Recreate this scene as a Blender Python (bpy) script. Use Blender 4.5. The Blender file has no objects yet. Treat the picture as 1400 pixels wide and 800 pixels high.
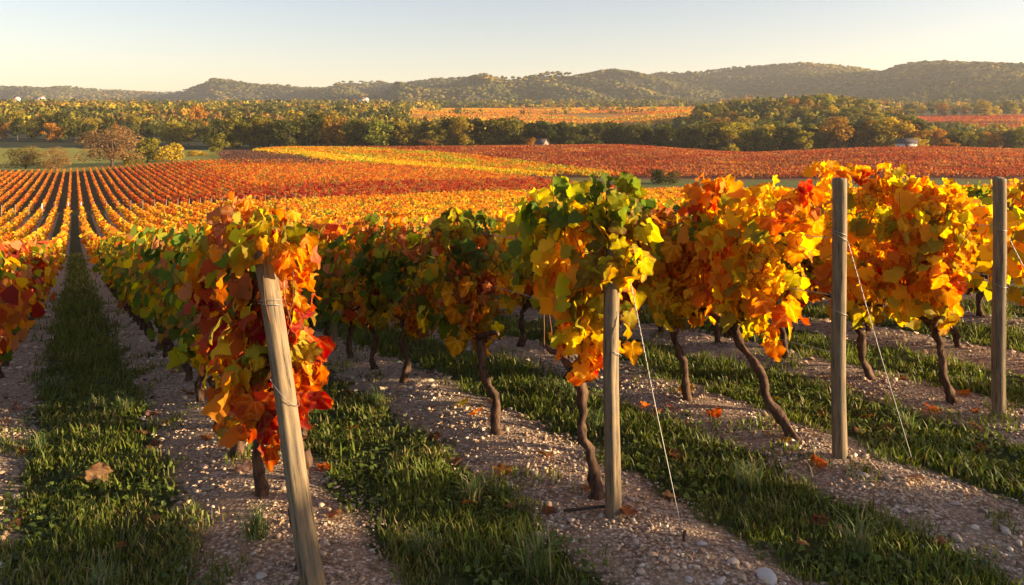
import bpy, math, random
import numpy as np
from mathutils import Vector, Matrix

# ------------------------------------------------------------------ camera, sky, sun, exposure
SC = bpy.context.scene
COL = SC.collection
FPX = 1090.0                       # focal length in photograph pixels (1400 wide)
HZ = 180.0                         # image row of the true horizon
CAMZ = 2.3
SUN_AZ, SUN_EL = 98.0, 8.8

cam_d = bpy.data.cameras.new('camera')
cam = bpy.data.objects.new('camera', cam_d)
COL.objects.link(cam)
cam.location = (0, 0, CAMZ)
cam.rotation_euler = (math.radians(90), 0, 0)
cam_d.sensor_width = 36.0
cam_d.lens = FPX / 1400 * 36
cam_d.shift_y = -(400 - HZ) / 1400
cam_d.clip_start = 0.05
cam_d.clip_end = 60000
SC.camera = cam

world = bpy.data.worlds.new('World')
SC.world = world
world.use_nodes = True
wn = world.node_tree
for n in list(wn.nodes):
    wn.nodes.remove(n)
sky = wn.nodes.new('ShaderNodeTexSky')
sky.sky_type = 'NISHITA'
sky.sun_disc = False
sky.sun_elevation = math.radians(SUN_EL)
sky.sun_rotation = math.radians(SUN_AZ)
sky.altitude = 200
sky.air_density = 1.0
sky.dust_density = 1.0
sky.ozone_density = 1.0
bg = wn.nodes.new('ShaderNodeBackground')
bg.inputs['Strength'].default_value = 0.061
wo = wn.nodes.new('ShaderNodeOutputWorld')
tint = wn.nodes.new('ShaderNodeMix'); tint.data_type = 'RGBA'; tint.blend_type = 'MULTIPLY'
tint.inputs[0].default_value = 1.0
tint.inputs[7].default_value = (1.12, 0.98, 1.06, 1)      # white balance of the evening sky
wn.links.new(sky.outputs[0], tint.inputs[6])
wn.links.new(tint.outputs[2], bg.inputs[0])
wn.links.new(bg.outputs[0], wo.inputs[0])

sun_d = bpy.data.lights.new('sun', 'SUN')
sun_d.energy = 5.0
sun_d.angle = math.radians(0.55)
sun_d.color = (1.0, 0.74, 0.43)
sun = bpy.data.objects.new('sun', sun_d)
COL.objects.link(sun)
_a, _e = math.radians(SUN_AZ), math.radians(SUN_EL)
SUNV = Vector((math.sin(_a) * math.cos(_e), math.cos(_a) * math.cos(_e), math.sin(_e)))
sun.rotation_euler = SUNV.to_track_quat('Z', 'Y').to_euler()
sun.location = (40, 0, 30)

SC.view_settings.view_transform = 'Standard'
SC.view_settings.look = 'None'
SC.view_settings.gamma = 1.0
SC.view_settings.use_curve_mapping = False
SC.view_settings.exposure = 2.0
SC.cycles.use_denoising = True
SC.cycles.max_bounces = 8
SC.cycles.transmission_bounces = 6
SC.cycles.diffuse_bounces = 6
SC.cycles.volume_bounces = 0
SC.cycles.sample_clamp_indirect = 6.0

rnd = random.Random(7)
RG = np.random.default_rng(11)

# ------------------------------------------------------------------ helpers
def lin(c):
    return tuple(((x / 255.0 + 0.055) / 1.055) ** 2.4 if x > 10 else x / 255.0 / 12.92 for x in c)

def mesh_np(name, V, F, col=None, smooth=False):
    """V (n,3); F (m,k) int array or list of such arrays; col (n,3) linear point colours."""
    V = np.asarray(V, dtype=np.float32)
    Fs = F if isinstance(F, list) else [F]
    Fs = [np.asarray(f, dtype=np.int32) for f in Fs if len(f)]
    me = bpy.data.meshes.new(name)
    me.vertices.add(len(V))
    me.vertices.foreach_set('co', V.ravel())
    loops = np.concatenate([f.ravel() for f in Fs])
    starts, o = [], 0
    for f in Fs:
        m, k = f.shape
        starts.append(o + np.arange(m, dtype=np.int32) * k)
        o += m * k
    starts = np.concatenate(starts).astype(np.int32)
    me.loops.add(len(loops))
    me.loops.foreach_set('vertex_index', loops)
    me.polygons.add(len(starts))
    me.polygons.foreach_set('loop_start', starts)
    if smooth:
        me.polygons.foreach_set('use_smooth', np.ones(len(starts), dtype=bool))
    me.update(calc_edges=True)
    if col is not None:
        ca = me.color_attributes.new('Col', 'FLOAT_COLOR', 'POINT')
        c4 = np.ones((len(V), 4), dtype=np.float32)
        c4[:, :3] = col
        ca.data.foreach_set('color', c4.ravel())
    return me

def obj(name, me, mat=None, parent=None, loc=None, rot=None, scale=None, kind=None):
    o = bpy.data.objects.new(name, me)
    COL.objects.link(o)
    if mat is not None and me is not None and not me.materials:
        me.materials.append(mat)
    if parent is not None:
        o.parent = parent
    if loc is not None:
        o.location = loc
    if rot is not None:
        o.rotation_euler = rot
    if scale is not None:
        o.scale = scale
    if kind:
        o['kind'] = kind
    return o

def thing(name, label, cat, loc=(0, 0, 0), rotz=0, group=None):
    o = bpy.data.objects.new(name, None)
    COL.objects.link(o)
    o.empty_display_size = 0.2
    o.location = loc
    o.rotation_euler = (0, 0, rotz)
    o['label'] = label
    o['category'] = cat
    if group:
        o['group'] = group
    return o

def tag(o, label, cat=None, group=None):
    o['label'] = label
    if cat:
        o['category'] = cat
    if group:
        o['group'] = group
    return o

def tube(pts, rad, sides=6, cap=True):
    pts = np.asarray(pts, dtype=float)
    n = len(pts)
    rad = np.broadcast_to(np.asarray(rad, dtype=float), (n,)) if np.ndim(rad) < 2 else rad
    V = []
    tang = np.gradient(pts, axis=0)
    tang /= np.linalg.norm(tang, axis=1)[:, None] + 1e-9
    ref = np.array([1.0, 0.13, 0.07])
    if abs(tang[0] @ ref) > 0.9:
        ref = np.array([0.1, 1.0, 0.07])
    for i in range(n):
        a = np.cross(tang[i], ref); a /= np.linalg.norm(a)
        b = np.cross(tang[i], a)
        for k in range(sides):
            th = 2 * math.pi * k / sides
            r = rad[i] if np.ndim(rad) < 2 else rad[i][k]
            V.append(pts[i] + r * (math.cos(th) * a + math.sin(th) * b))
    F = [[i * sides + k, i * sides + (k + 1) % sides, (i + 1) * sides + (k + 1) % sides, (i + 1) * sides + k]
         for i in range(n - 1) for k in range(sides)]
    T = []
    if cap:
        V.append(pts[0]); V.append(pts[-1])
        c0, c1 = len(V) - 2, len(V) - 1
        for k in range(sides):
            T.append([c0, (k + 1) % sides, k])
            T.append([c1, (n - 1) * sides + k, (n - 1) * sides + (k + 1) % sides])
    return np.array(V), np.array(F), np.array(T, dtype=int).reshape(-1, 3)

class MB:
    """collects tubes / boxes into one mesh"""
    def __init__(s):
        s.V, s.Q, s.T, s.n = [], [], [], 0
    def add(s, V, Q=None, T=None):
        V = np.asarray(V, float)
        s.V.append(V)
        if Q is not None and len(Q): s.Q.append(np.asarray(Q) + s.n)
        if T is not None and len(T): s.T.append(np.asarray(T) + s.n)
        s.n += len(V)
        return s
    def tube(s, pts, rad, sides=6):
        return s.add(*tube(pts, rad, sides))
    def box(s, lo, hi):
        x0, y0, z0 = lo; x1, y1, z1 = hi
        V = [(x0, y0, z0), (x1, y0, z0), (x1, y1, z0), (x0, y1, z0), (x0, y0, z1), (x1, y0, z1), (x1, y1, z1), (x0, y1, z1)]
        return s.add(V, [(3, 2, 1, 0), (4, 5, 6, 7), (0, 1, 5, 4), (1, 2, 6, 5), (2, 3, 7, 6), (3, 0, 4, 7)])
    def mesh(s, name, smooth=False):
        F = []
        if s.Q: F.append(np.concatenate(s.Q))
        if s.T: F.append(np.concatenate(s.T))
        return mesh_np(name, np.concatenate(s.V), F, smooth=smooth)

# value noise -------------------------------------------------------
_perm = np.random.default_rng(3).random((257, 257))
def vnoise(x, y):
    x = np.asarray(x, float); y = np.asarray(y, float)
    xi = np.floor(x).astype(int); yi = np.floor(y).astype(int)
    fx = x - xi; fy = y - yi
    fx = fx * fx * (3 - 2 * fx); fy = fy * fy * (3 - 2 * fy)
    a = _perm[xi % 256, yi % 256]; b = _perm[(xi + 1) % 256, yi % 256]
    c = _perm[xi % 256, (yi + 1) % 256]; d = _perm[(xi + 1) % 256, (yi + 1) % 256]
    return (a * (1 - fx) + b * fx) * (1 - fy) + (c * (1 - fx) + d * fx) * fy
def fbm(x, y, o=4):
    s, a, t = 0.0, 0.5, 0.0
    for k in range(o):
        s = s + a * vnoise(x * 2 ** k + 17.3 * k, y * 2 ** k + 9.1 * k); t += a; a *= 0.5
    return s / t
def smooth01(t):
    t = np.clip(t, 0, 1)
    return t * t * (3 - 2 * t)

# ------------------------------------------------------------------ lie of the land
RA = math.radians(28.8)
DX, DY = -math.sin(RA), math.cos(RA)        # along the vine rows
PX_, PY_ = math.cos(RA), math.sin(RA)       # across them
U0, US = -0.77, 1.81                        # row 0 and spacing
def uv2xy(u, v):
    return u * PX_ + v * DX, u * PY_ + v * DY
def xy2uv(x, y):
    return x * PX_ + y * PY_, x * DX + y * DY
def px_of(x, y):
    return 700 + FPX * x / np.maximum(y, 1e-3)
def at_px(px, Y):
    return (px - 700) / FPX * Y, Y

_bv = np.array([-400, -40, 0, 4.2, 6, 8, 12, 20, 30, 45, 59, 80, 100, 120, 141, 180, 304, 420, 900])
_bz = np.array([1.5, 0.1, 0, 0, -.08, -.26, -.75, -1.8, -3.0, -4.7, -6.1, -7.9, -9.2, -10.1, -10.8, -11.3, -11.4, -11.4, -11.4])
_vd = np.linspace(-400, 900, 5201)
_zd = np.interp(_vd, _bv, _bz)
_k = np.hanning(17); _k /= _k.sum()
_zd = np.convolve(np.pad(_zd, 8, mode='edge'), _k, 'valid')
_TY = np.array([160, 200, 230, 266, 300, 330, 380, 430, 500, 600, 700, 850, 1000, 1200, 1500, 2000])
_TP = np.array([-500, 0, 100, 250, 400, 550, 700, 850, 1020, 1150, 1250, 1400, 1900])
_TT = np.array([
    [273, 255, 245, 236, 226, 219, 207, 198, 186, 172, 162, 155, 152, 150, 148, 145],
    [273, 255, 245, 236, 226, 219, 206, 196, 184, 170, 160, 154, 151, 149, 147, 144],
    [272, 254, 244, 236, 226, 219, 207, 197, 186, 172, 161, 154, 151, 149, 147, 144],
    [271, 252, 241, 229, 219, 213, 207, 203, 195, 178, 164, 156, 152, 150, 147, 144],
    [270, 250, 240, 229, 218, 211, 205, 203, 198, 182, 166, 157, 152, 149, 147, 144],
    [270, 252, 242, 232, 222, 214, 205, 203, 199, 183, 168, 158, 153, 150, 147, 144],
    [270, 254, 244, 234, 222, 213, 203, 203, 200, 186, 172, 163, 156, 150, 147, 144],
    [270, 256, 246, 233, 220, 211, 201, 204, 203, 192, 178, 165, 157, 149, 146, 144],
    [270, 257, 247, 237, 228, 221, 213, 214, 208, 176, 155, 148, 146, 146, 146, 144],
    [270, 257, 247, 233, 222, 214, 207, 207, 200, 168, 148, 144, 145, 146, 146, 144],
    [270, 257, 246, 232, 219, 211, 203, 205, 200, 182, 174, 163, 156, 150, 147, 144],
    [270, 257, 247, 235, 224, 216, 208, 209, 205, 190, 176, 162, 154, 150, 147, 144],
    [270, 257, 247, 235, 224, 216, 208, 209, 205, 190, 176, 162, 154, 150, 147, 144]], float)
_GP = np.linspace(-500, 1900, 241); _GY = np.linspace(math.log(140), math.log(2200), 241)
_tab = np.array([np.interp(_GY, np.log(_TY), r) for r in _TT])
_tab = np.array([np.interp(_GP, _TP, _tab[:, j]) for j in range(241)]).T
def _box(a, ax, n):
    k = np.hanning(n + 2)[1:-1]; k /= k.sum()
    h = n // 2
    return np.apply_along_axis(lambda r: np.convolve(np.pad(r, h, mode='edge'), k, 'valid'), ax, a)
_tab = _box(_box(_tab, 0, 11), 1, 7)
def table_z(px, Y):
    a = np.clip((px + 500) / 10.0, 0, 239.999); b = np.clip((np.log(np.maximum(Y, 1)) - _GY[0]) / (_GY[1] - _GY[0]), 0, 239.999)
    i = a.astype(int); j = b.astype(int); fa = a - i; fb = b - j
    y = (_tab[i, j] * (1 - fa) + _tab[i + 1, j] * fa) * (1 - fb) + (_tab[i, j + 1] * (1 - fa) + _tab[i + 1, j + 1] * fa) * fb
    return -(y - HZ) * Y / FPX + CAMZ
_rp = np.array([-900, 0, 150, 240, 262, 290, 330, 360, 420, 500, 550, 600, 640, 680, 720, 750, 800, 870, 930, 1000, 1060, 1100, 1150, 1205, 1240, 1290, 1340, 1400, 1900])
_ry = np.array([126, 126, 127, 127, 122, 117, 119, 124, 121, 121, 115, 109, 108, 112, 113, 108, 106, 106, 110, 101, 96, 94, 97, 102, 94, 89, 89, 92, 92])
_rp2 = np.array([-900, 240, 300, 520, 545, 760, 930, 1000, 1200, 1400, 1900])
_rr = np.array([4300, 4200, 3600, 3500, 3000, 2900, 3200, 3300, 2800, 2300, 1900])
def hill_z(px, Y, X):
    e = (HZ - np.interp(px, _rp, _ry)) / FPX
    R = np.interp(px, _rp2, _rr); Fo = R * 0.5
    t = (Y - Fo) / (R - Fo)
    S = np.where(t < 1, smooth01(np.clip(t, 0, 1)) ** 1.0, 1 - 0.5 * smooth01((t - 1) / 1.5))
    base = 30 + CAMZ
    w = np.clip(4 * t * (1 - t), 0, 1)
    sp = 1 - np.abs(2 * fbm((X + 0.5 * Y) / 430.0, (Y - 0.3 * X) / 1000.0, 3) - 1) * 2.2
    n2 = fbm(X / 230.0 + 5, Y / 330.0, 3) - 0.5
    h = (e * R - 30) * S
    h = h * (1 - w * (np.interp(px, [900, 1050], [0.6, 0.3]) * (0.62 - sp))) + w * n2 * np.interp(px, [0, 900, 1050], [38, 44, 16])
    return np.where(t > 0, base + h, -1e3)
def G(x, y):
    x = np.asarray(x, float); y = np.asarray(y, float)
    u, v = xy2uv(x, y)
    zb = np.interp(v, _vd, _zd)
    r = np.hypot(x, y)
    ang = np.clip(np.arctan2(x, y), math.atan(-1200 / FPX), math.atan(1200 / FPX))
    Yc = r * np.cos(ang); px = 700 + FPX * np.tan(ang)
    zt = table_z(px, np.minimum(Yc, 2100))
    w = smooth01((Yc - 150) / 60.0)
    z = zb * (1 - w) + zt * w
    hz = hill_z(px, Yc, x)
    far = smooth01((Yc - 900) / 300.0)
    z = np.where(Yc > 900, np.maximum(z, hz), z)
    z = z + far * (fbm(x / 120.0, y / 120.0, 2) - 0.5) * 3
    # gentle relief underfoot
    near = np.clip(1 - r / 90.0, 0, 1)
    tri = np.abs(((u - U0) / US + 0.5) % 1.0 - 0.5) * US     # distance from nearest row
    z = z + near * (0.05 * smooth01((0.55 - tri) / 0.5) + 0.05 * (fbm(x * 0.9, y * 0.9, 3) - 0.5))
    return z
def g1(x, y):
    return float(G(np.array([x]), np.array([y]))[0])

# ------------------------------------------------------------------ materials
def new_mat(name):
    m = bpy.data.materials.new(name)
    m.use_nodes = True
    nt = m.node_tree
    for n in list(nt.nodes):
        nt.nodes.remove(n)
    out = nt.nodes.new('ShaderNodeOutputMaterial')
    return m, nt, out
def N(nt, typ, **kw):
    n = nt.nodes.new(typ)
    for k, v in kw.items():
        if k.startswith('i_'):
            key = k[2:]
            key = int(key) if key.isdigit() else key
            n.inputs[key].default_value = v
        else:
            setattr(n, k, v)
    return n
def math_n(nt, op, a, b=None, c=None, clamp=False):
    n = nt.nodes.new('ShaderNodeMath'); n.operation = op; n.use_clamp = clamp
    for i, x in enumerate((a, b, c)):
        if x is None: continue
        if isinstance(x, (int, float)): n.inputs[i].default_value = x
        else: nt.links.new(x, n.inputs[i])
    return n.outputs[0]
def mix_c(nt, f, a, b, mode='MIX'):
    n = nt.nodes.new('ShaderNodeMix'); n.data_type = 'RGBA'; n.blend_type = mode
    for s, x in ((n.inputs[0], f), (n.inputs[6], a), (n.inputs[7], b)):
        if isinstance(x, (int, float)): s.default_value = x
        elif isinstance(x, tuple): s.default_value = x if len(x) == 4 else (*x, 1)
        else: nt.links.new(x, s)
    return n.outputs[2]
def ramp(nt, f, stops):
    n = nt.nodes.new('ShaderNodeValToRGB')
    while len(n.color_ramp.elements) < len(stops): n.color_ramp.elements.new(0.5)
    for e, (p, c) in zip(n.color_ramp.elements, stops):
        e.position = p; e.color = (*c, 1) if len(c) == 3 else c
    if f is not None: nt.links.new(f, n.inputs[0])
    return n.outputs[0]
def noise_n(nt, vec, scale, detail=4, rough=0.55):
    n = N(nt, 'ShaderNodeTexNoise', i_Scale=scale, i_Detail=detail, i_Roughness=rough)
    if vec is not None: nt.links.new(vec, n.inputs['Vector'])
    return n.outputs[0]

def leafy(name, source, transl=0.45, rough=0.5, detail=False, satur=1.0, spec=0.35):
    m, nt, out = new_mat(name)
    if source == 'object':
        oi = N(nt, 'ShaderNodeObjectInfo'); c = oi.outputs['Color']
    elif source == 'attr':
        at = N(nt, 'ShaderNodeAttribute', attribute_name='Col'); c = at.outputs['Color']
    else:
        oi = N(nt, 'ShaderNodeObjectInfo'); at = N(nt, 'ShaderNodeAttribute', attribute_name='Col')
        c = mix_c(nt, 1.0, oi.outputs['Color'], at.outputs['Color'], 'MULTIPLY')
    bump = None
    if detail:
        tc = N(nt, 'ShaderNodeTexCoord')
        sx = N(nt, 'ShaderNodeSeparateXYZ'); nt.links.new(tc.outputs['Object'], sx.inputs[0])
        r = math_n(nt, 'SQRT', math_n(nt, 'ADD', math_n(nt, 'MULTIPLY', sx.outputs[0], sx.outputs[0]), math_n(nt, 'MULTIPLY', sx.outputs[1], sx.outputs[1])))
        ang = math_n(nt, 'ABSOLUTE', math_n(nt, 'ARCTAN2', sx.outputs[0], sx.outputs[1]))
        vd = math_n(nt, 'MULTIPLY', math_n(nt, 'PINGPONG', ang, 0.435), r)
        vein = math_n(nt, 'SUBTRACT', 1.0, math_n(nt, 'DIVIDE', vd, 0.022), clamp=True)
        oi2 = N(nt, 'ShaderNodeObjectInfo')
        vadd = N(nt, 'ShaderNodeVectorMath', operation='ADD')
        nt.links.new(tc.outputs['Object'], vadd.inputs[0]); nt.links.new(oi2.outputs['Location'], vadd.inputs[1])
        nz = noise_n(nt, vadd.outputs[0], 5.0, 3)
        nz2 = noise_n(nt, vadd.outputs[0], 16.0, 3)
        # dried, redder margins; patchy yellowing between the veins
        edge = math_n(nt, 'MULTIPLY_ADD', nz, 0.9, math_n(nt, 'MULTIPLY', vd, 2.2))
        edge = ramp(nt, edge, [(0.42, (0, 0, 0)), (0.80, (1, 1, 1))])
        hs = N(nt, 'ShaderNodeHueSaturation', i_Hue=0.478, i_Saturation=1.05, i_Value=0.80)
        nt.links.new(c, hs.inputs['Color'])
        c2 = mix_c(nt, edge, c, hs.outputs[0])
        hv = N(nt, 'ShaderNodeHueSaturation', i_Hue=0.515, i_Saturation=0.85, i_Value=1.35)
        nt.links.new(c2, hv.inputs['Color'])
        c2 = mix_c(nt, math_n(nt, 'MULTIPLY', vein, 0.55), c2, hv.outputs[0])
        spot = ramp(nt, nz2, [(0.60, (0, 0, 0)), (0.70, (1, 1, 1))])
        c = mix_c(nt, math_n(nt, 'MULTIPLY', spot, 0.55), c2, (0.10, 0.035, 0.012))
        rimn = N(nt, 'ShaderNodeAttribute', attribute_name='Col')
        rm = math_n(nt, 'ADD', rimn.outputs['Fac'], math_n(nt, 'MULTIPLY_ADD', nz, 0.9, -0.45))
        rm = math_n(nt, 'ADD', rm, math_n(nt, 'MULTIPLY_ADD', oi2.outputs['Random'], 0.30, -0.15))
        crisp = ramp(nt, rm, [(0.86, (0, 0, 0)), (1.02, (1, 1, 1))])
        c = mix_c(nt, math_n(nt, 'MULTIPLY', crisp, 0.8), c, (0.21, 0.085, 0.026))
        bp = N(nt, 'ShaderNodeBump', i_Strength=0.5, i_Distance=0.0022)
        nt.links.new(math_n(nt, 'ADD', math_n(nt, 'MULTIPLY', vein, -0.6), nz2), bp.inputs['Height'])
        bump = bp.outputs[0]
    p = N(nt, 'ShaderNodeBsdfPrincipled', i_Roughness=rough)
    p.inputs['Specular IOR Level'].default_value = spec
    nt.links.new(c, p.inputs['Base Color'])
    t = N(nt, 'ShaderNodeBsdfTranslucent')
    hs2 = N(nt, 'ShaderNodeHueSaturation', i_Saturation=1.08, i_Value=1.3)
    nt.links.new(c, hs2.inputs['Color']); nt.links.new(hs2.outputs[0], t.inputs[0])
    if bump is not None:
        nt.links.new(bump, p.inputs['Normal'])
    mx = N(nt, 'ShaderNodeMixShader'); mx.inputs[0].default_value = transl
    nt.links.new(p.outputs[0], mx.inputs[1]); nt.links.new(t.outputs[0], mx.inputs[2])
    nt.links.new(mx.outputs[0], out.inputs[0])
    return m

M = {}
M['leaf'] = leafy('vine_leaf', 'object', 0.56, 0.7, detail=True, spec=0.12)
M['leaf_mass'] = leafy('vine_foliage', 'attr', 0.54, 0.7, spec=0.12)
M['row_mass'] = leafy('far_vine_foliage', 'attr', 0.42, 0.8, spec=0.08)
M['grass'] = leafy('grass_blades', 'attr', 0.35, 0.55)
M['crown'] = leafy('tree_crown', 'both', 0.4, 0.8, spec=0.06)
M['forest'] = leafy('hill_forest', 'attr', 0.12, 0.85, spec=0.05)

def bark(name, c0, c1, scale=30, stretch=0.25, bumps=0.6):
    m, nt, out = new_mat(name)
    tc = N(nt, 'ShaderNodeTexCoord')
    mp = N(nt, 'ShaderNodeMapping'); mp.inputs['Scale'].default_value = (1, 1, stretch)
    nt.links.new(tc.outputs['Object'], mp.inputs[0])
    nz = noise_n(nt, mp.outputs[0], scale, 6, 0.65)
    c = ramp(nt, nz, [(0.3, c0), (0.7, c1)])
    p = N(nt, 'ShaderNodeBsdfPrincipled', i_Roughness=0.9)
    p.inputs['Specular IOR Level'].default_value = 0.15
    nt.links.new(c, p.inputs['Base Color'])
    b = N(nt, 'ShaderNodeBump', i_Strength=bumps, i_Distance=0.006 if scale > 10 else 0.05)
    nt.links.new(nz, b.inputs['Height']); nt.links.new(b.outputs[0], p.inputs['Normal'])
    nt.links.new(p.outputs[0], out.inputs[0])
    return m
M['vinebark'] = bark('vine_bark', (0.018, 0.010, 0.007), (0.15, 0.088, 0.056), 34, 0.22, 1.0)
M['cane'] = bark('vine_cane', (0.07, 0.028, 0.014), (0.20, 0.09, 0.04), 60, 0.3, 0.3)
M['bark'] = bark('tree_bark', (0.035, 0.027, 0.02), (0.10, 0.08, 0.06), 3, 0.3, 0.4)

def wood_post(name, c0, c1, c2):
    m, nt, out = new_mat(name)
    tc = N(nt, 'ShaderNodeTexCoord')
    mp = N(nt, 'ShaderNodeMapping'); mp.inputs['Scale'].default_value = (1, 1, 0.06)
    nt.links.new(tc.outputs['Object'], mp.inputs[0])
    grain = noise_n(nt, mp.outputs[0], 70, 6, 0.7)
    big = noise_n(nt, tc.outputs['Object'], 5, 4)
    c = ramp(nt, grain, [(0.28, c0), (0.5, c1), (0.72, c2)])
    c = mix_c(nt, ramp(nt, big, [(0.45, (0, 0, 0)), (0.7, (0.55, 0.55, 0.55))]), c, (0.105, 0.10, 0.085))
    crack = ramp(nt, grain, [(0.34, (1, 1, 1)), (0.42, (0, 0, 0))])
    c = mix_c(nt, crack, c, (0.04, 0.028, 0.018))
    p = N(nt, 'ShaderNodeBsdfPrincipled', i_Roughness=0.82)
    p.inputs['Specular IOR Level'].default_value = 0.2
    nt.links.new(c, p.inputs['Base Color'])
    b = N(nt, 'ShaderNodeBump', i_Strength=0.6, i_Distance=0.0022)
    nt.links.new(grain, b.inputs['Height']); nt.links.new(b.outputs[0], p.inputs['Normal'])
    nt.links.new(p.outputs[0], out.inputs[0])
    return m
M['post'] = wood_post('weathered_post', (0.09, 0.062, 0.038), (0.20, 0.145, 0.085), (0.33, 0.245, 0.145))

def plain(name, c, rough=0.6, metal=0.0, var=0.15, scale=8):
    m, nt, out = new_mat(name)
    tc = N(nt, 'ShaderNodeTexCoord')
    nz = noise_n(nt, tc.outputs['Object'], scale, 4)
    lo = tuple(x * (1 - var) for x in c); hi = tuple(min(1, x * (1 + var)) for x in c)
    cc = ramp(nt, nz, [(0.3, lo), (0.7, hi)])
    p = N(nt, 'ShaderNodeBsdfPrincipled', i_Roughness=rough, i_Metallic=metal)
    nt.links.new(cc, p.inputs['Base Color']); nt.links.new(p.outputs[0], out.inputs[0])
    return m
M['wire'] = plain('galvanised_wire', (0.30, 0.29, 0.28), 0.55, 0.7)
M['rust'] = plain('rusted_iron', (0.06, 0.04, 0.03), 0.8, 0.3)
M['plaster'] = plain('pale_plaster', (0.62, 0.56, 0.50), 0.9, 0, 0.12, 1.5)
M['white_paint'] = plain('white_paint', (0.75, 0.72, 0.68), 0.7)
M['rooftile'] = plain('roof_tile', (0.22, 0.12, 0.09), 0.9, 0, 0.25, 2)
M['rubble'] = plain('rubble_stone', (0.24, 0.18, 0.14), 0.9, 0, 0.3, 3)
M['slate'] = plain('slate_roof', (0.06, 0.045, 0.045), 0.8, 0, 0.2, 2)
M['dark_wood'] = plain('dark_door', (0.05, 0.035, 0.025), 0.8)
M['glass'] = plain('window_glass', (0.05, 0.06, 0.07), 0.15)

def stone_mat(name, source):
    m, nt, out = new_mat(name)
    if source == 'attr':
        c = N(nt, 'ShaderNodeAttribute', attribute_name='Col').outputs['Color']
    else:
        c = N(nt, 'ShaderNodeObjectInfo').outputs['Color']
    tc = N(nt, 'ShaderNodeTexCoord')
    nz = noise_n(nt, tc.outputs['Object'], 45, 5, 0.65)
    c = mix_c(nt, 1.0, c, ramp(nt, nz, [(0.3, (0.6, 0.57, 0.55)), (0.65, (1.0, 1.0, 1.0))]), 'MULTIPLY')
    p = N(nt, 'ShaderNodeBsdfPrincipled', i_Roughness=0.85)
    p.inputs['Specular IOR Level'].default_value = 0.25
    nt.links.new(c, p.inputs['Base Color'])
    b = N(nt, 'ShaderNodeBump', i_Strength=0.5, i_Distance=0.003)
    nt.links.new(nz, b.inputs['Height']); nt.links.new(b.outputs[0], p.inputs['Normal'])
    nt.links.new(p.outputs[0], out.inputs[0])
    return m
M['gravel'] = stone_mat('gravel_stone', 'attr')
M['stone'] = stone_mat('loose_stone', 'object')

def ground_mat():
    m, nt, out = new_mat('vineyard_ground')
    geo = N(nt, 'ShaderNodeNewGeometry')
    P = geo.outputs['Position']
    at = N(nt, 'ShaderNodeAttribute', attribute_name='Col')
    dot = N(nt, 'ShaderNodeVectorMath', operation='DOT_PRODUCT'); nt.links.new(P, dot.inputs[0]); dot.inputs[1].default_value = (PX_, PY_, 0)
    t = math_n(nt, 'DIVIDE', math_n(nt, 'SUBTRACT', dot.outputs['Value'], U0), US)
    tri = math_n(nt, 'MULTIPLY', math_n(nt, 'PINGPONG', t, 0.5), US)          # metres from the nearest row
    wob = noise_n(nt, P, 2.2, 4)
    wob2 = noise_n(nt, P, 11, 3)
    dist = math_n(nt, 'ADD', tri, math_n(nt, 'ADD', math_n(nt, 'MULTIPLY_ADD', wob, 0.5, -0.25), math_n(nt, 'MULTIPLY_ADD', wob2, 0.2, -0.1)))
    gmask = ramp(nt, dist, [(0.40, (1, 1, 1)), (0.50, (0, 0, 0))])
    vo = N(nt, 'ShaderNodeTexVoronoi', i_Scale=42.0); nt.links.new(P, vo.inputs['Vector'])
    vo2 = N(nt, 'ShaderNodeTexVoronoi', i_Scale=95.0); nt.links.new(P, vo2.inputs['Vector'])
    sp = N(nt, 'ShaderNodeSeparateColor'); nt.links.new(vo.outputs['Color'], sp.inputs[0])
    peb = ramp(nt, sp.outputs[0], [(0.0, (0.22, 0.15, 0.095)), (0.35, (0.41, 0.29, 0.19)), (0.65, (0.49, 0.37, 0.265)), (0.88, (0.58, 0.48, 0.375)), (1.0, (0.66, 0.59, 0.49))])
    gap = ramp(nt, vo.outputs['Distance'], [(0.25, (1, 1, 1)), (0.75, (0.35, 0.30, 0.28))])
    peb = mix_c(nt, 1.0, peb, gap, 'MULTIPLY')
    soil = mix_c(nt, ramp(nt, wob, [(0.35, (0, 0, 0)), (0.65, (1, 1, 1))]), (0.23, 0.155, 0.098), (0.36, 0.255, 0.165))
    pmask = ramp(nt, noise_n(nt, P, 3.3, 3), [(0.30, (0.25, 0.25, 0.25)), (0.60, (0.95, 0.95, 0.95))])
    gravel = mix_c(nt, pmask, soil, peb)
    turf = mix_c(nt, ramp(nt, noise_n(nt, P, 7, 5, 0.7), [(0.35, (0, 0, 0)), (0.68, (1, 1, 1))]), (0.030, 0.038, 0.011), (0.060, 0.066, 0.020))
    near = mix_c(nt, gmask, turf, gravel)
    fn = noise_n(nt, P, 0.35, 6, 0.7)
    farc = mix_c(nt, 1.0, at.outputs['Color'], ramp(nt, fn, [(0.3, (0.70, 0.70, 0.70)), (0.7, (1.2, 1.2, 1.2))]), 'MULTIPLY')
    # Alpha of the land-cover attribute: 1 inside the striped vineyard block
    c = mix_c(nt, at.outputs['Alpha'], farc, near)
    p = N(nt, 'ShaderNodeBsdfPrincipled', i_Roughness=0.95)
    p.inputs['Specular IOR Level'].default_value = 0.1
    nt.links.new(c, p.inputs['Base Color'])
    h = math_n(nt, 'ADD', math_n(nt, 'MULTIPLY', math_n(nt, 'SUBTRACT', 1.0, vo.outputs['Distance']), 0.7), math_n(nt, 'MULTIPLY', math_n(nt, 'SUBTRACT', 1.0, vo2.outputs['Distance']), 0.3))
    b = N(nt, 'ShaderNodeBump', i_Strength=0.9, i_Distance=0.010)
    nt.links.new(h, b.inputs['Height']); nt.links.new(b.outputs[0], p.inputs['Normal'])
    nt.links.new(p.outputs[0], out.inputs[0])
    return m
M['ground'] = ground_mat()

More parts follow.
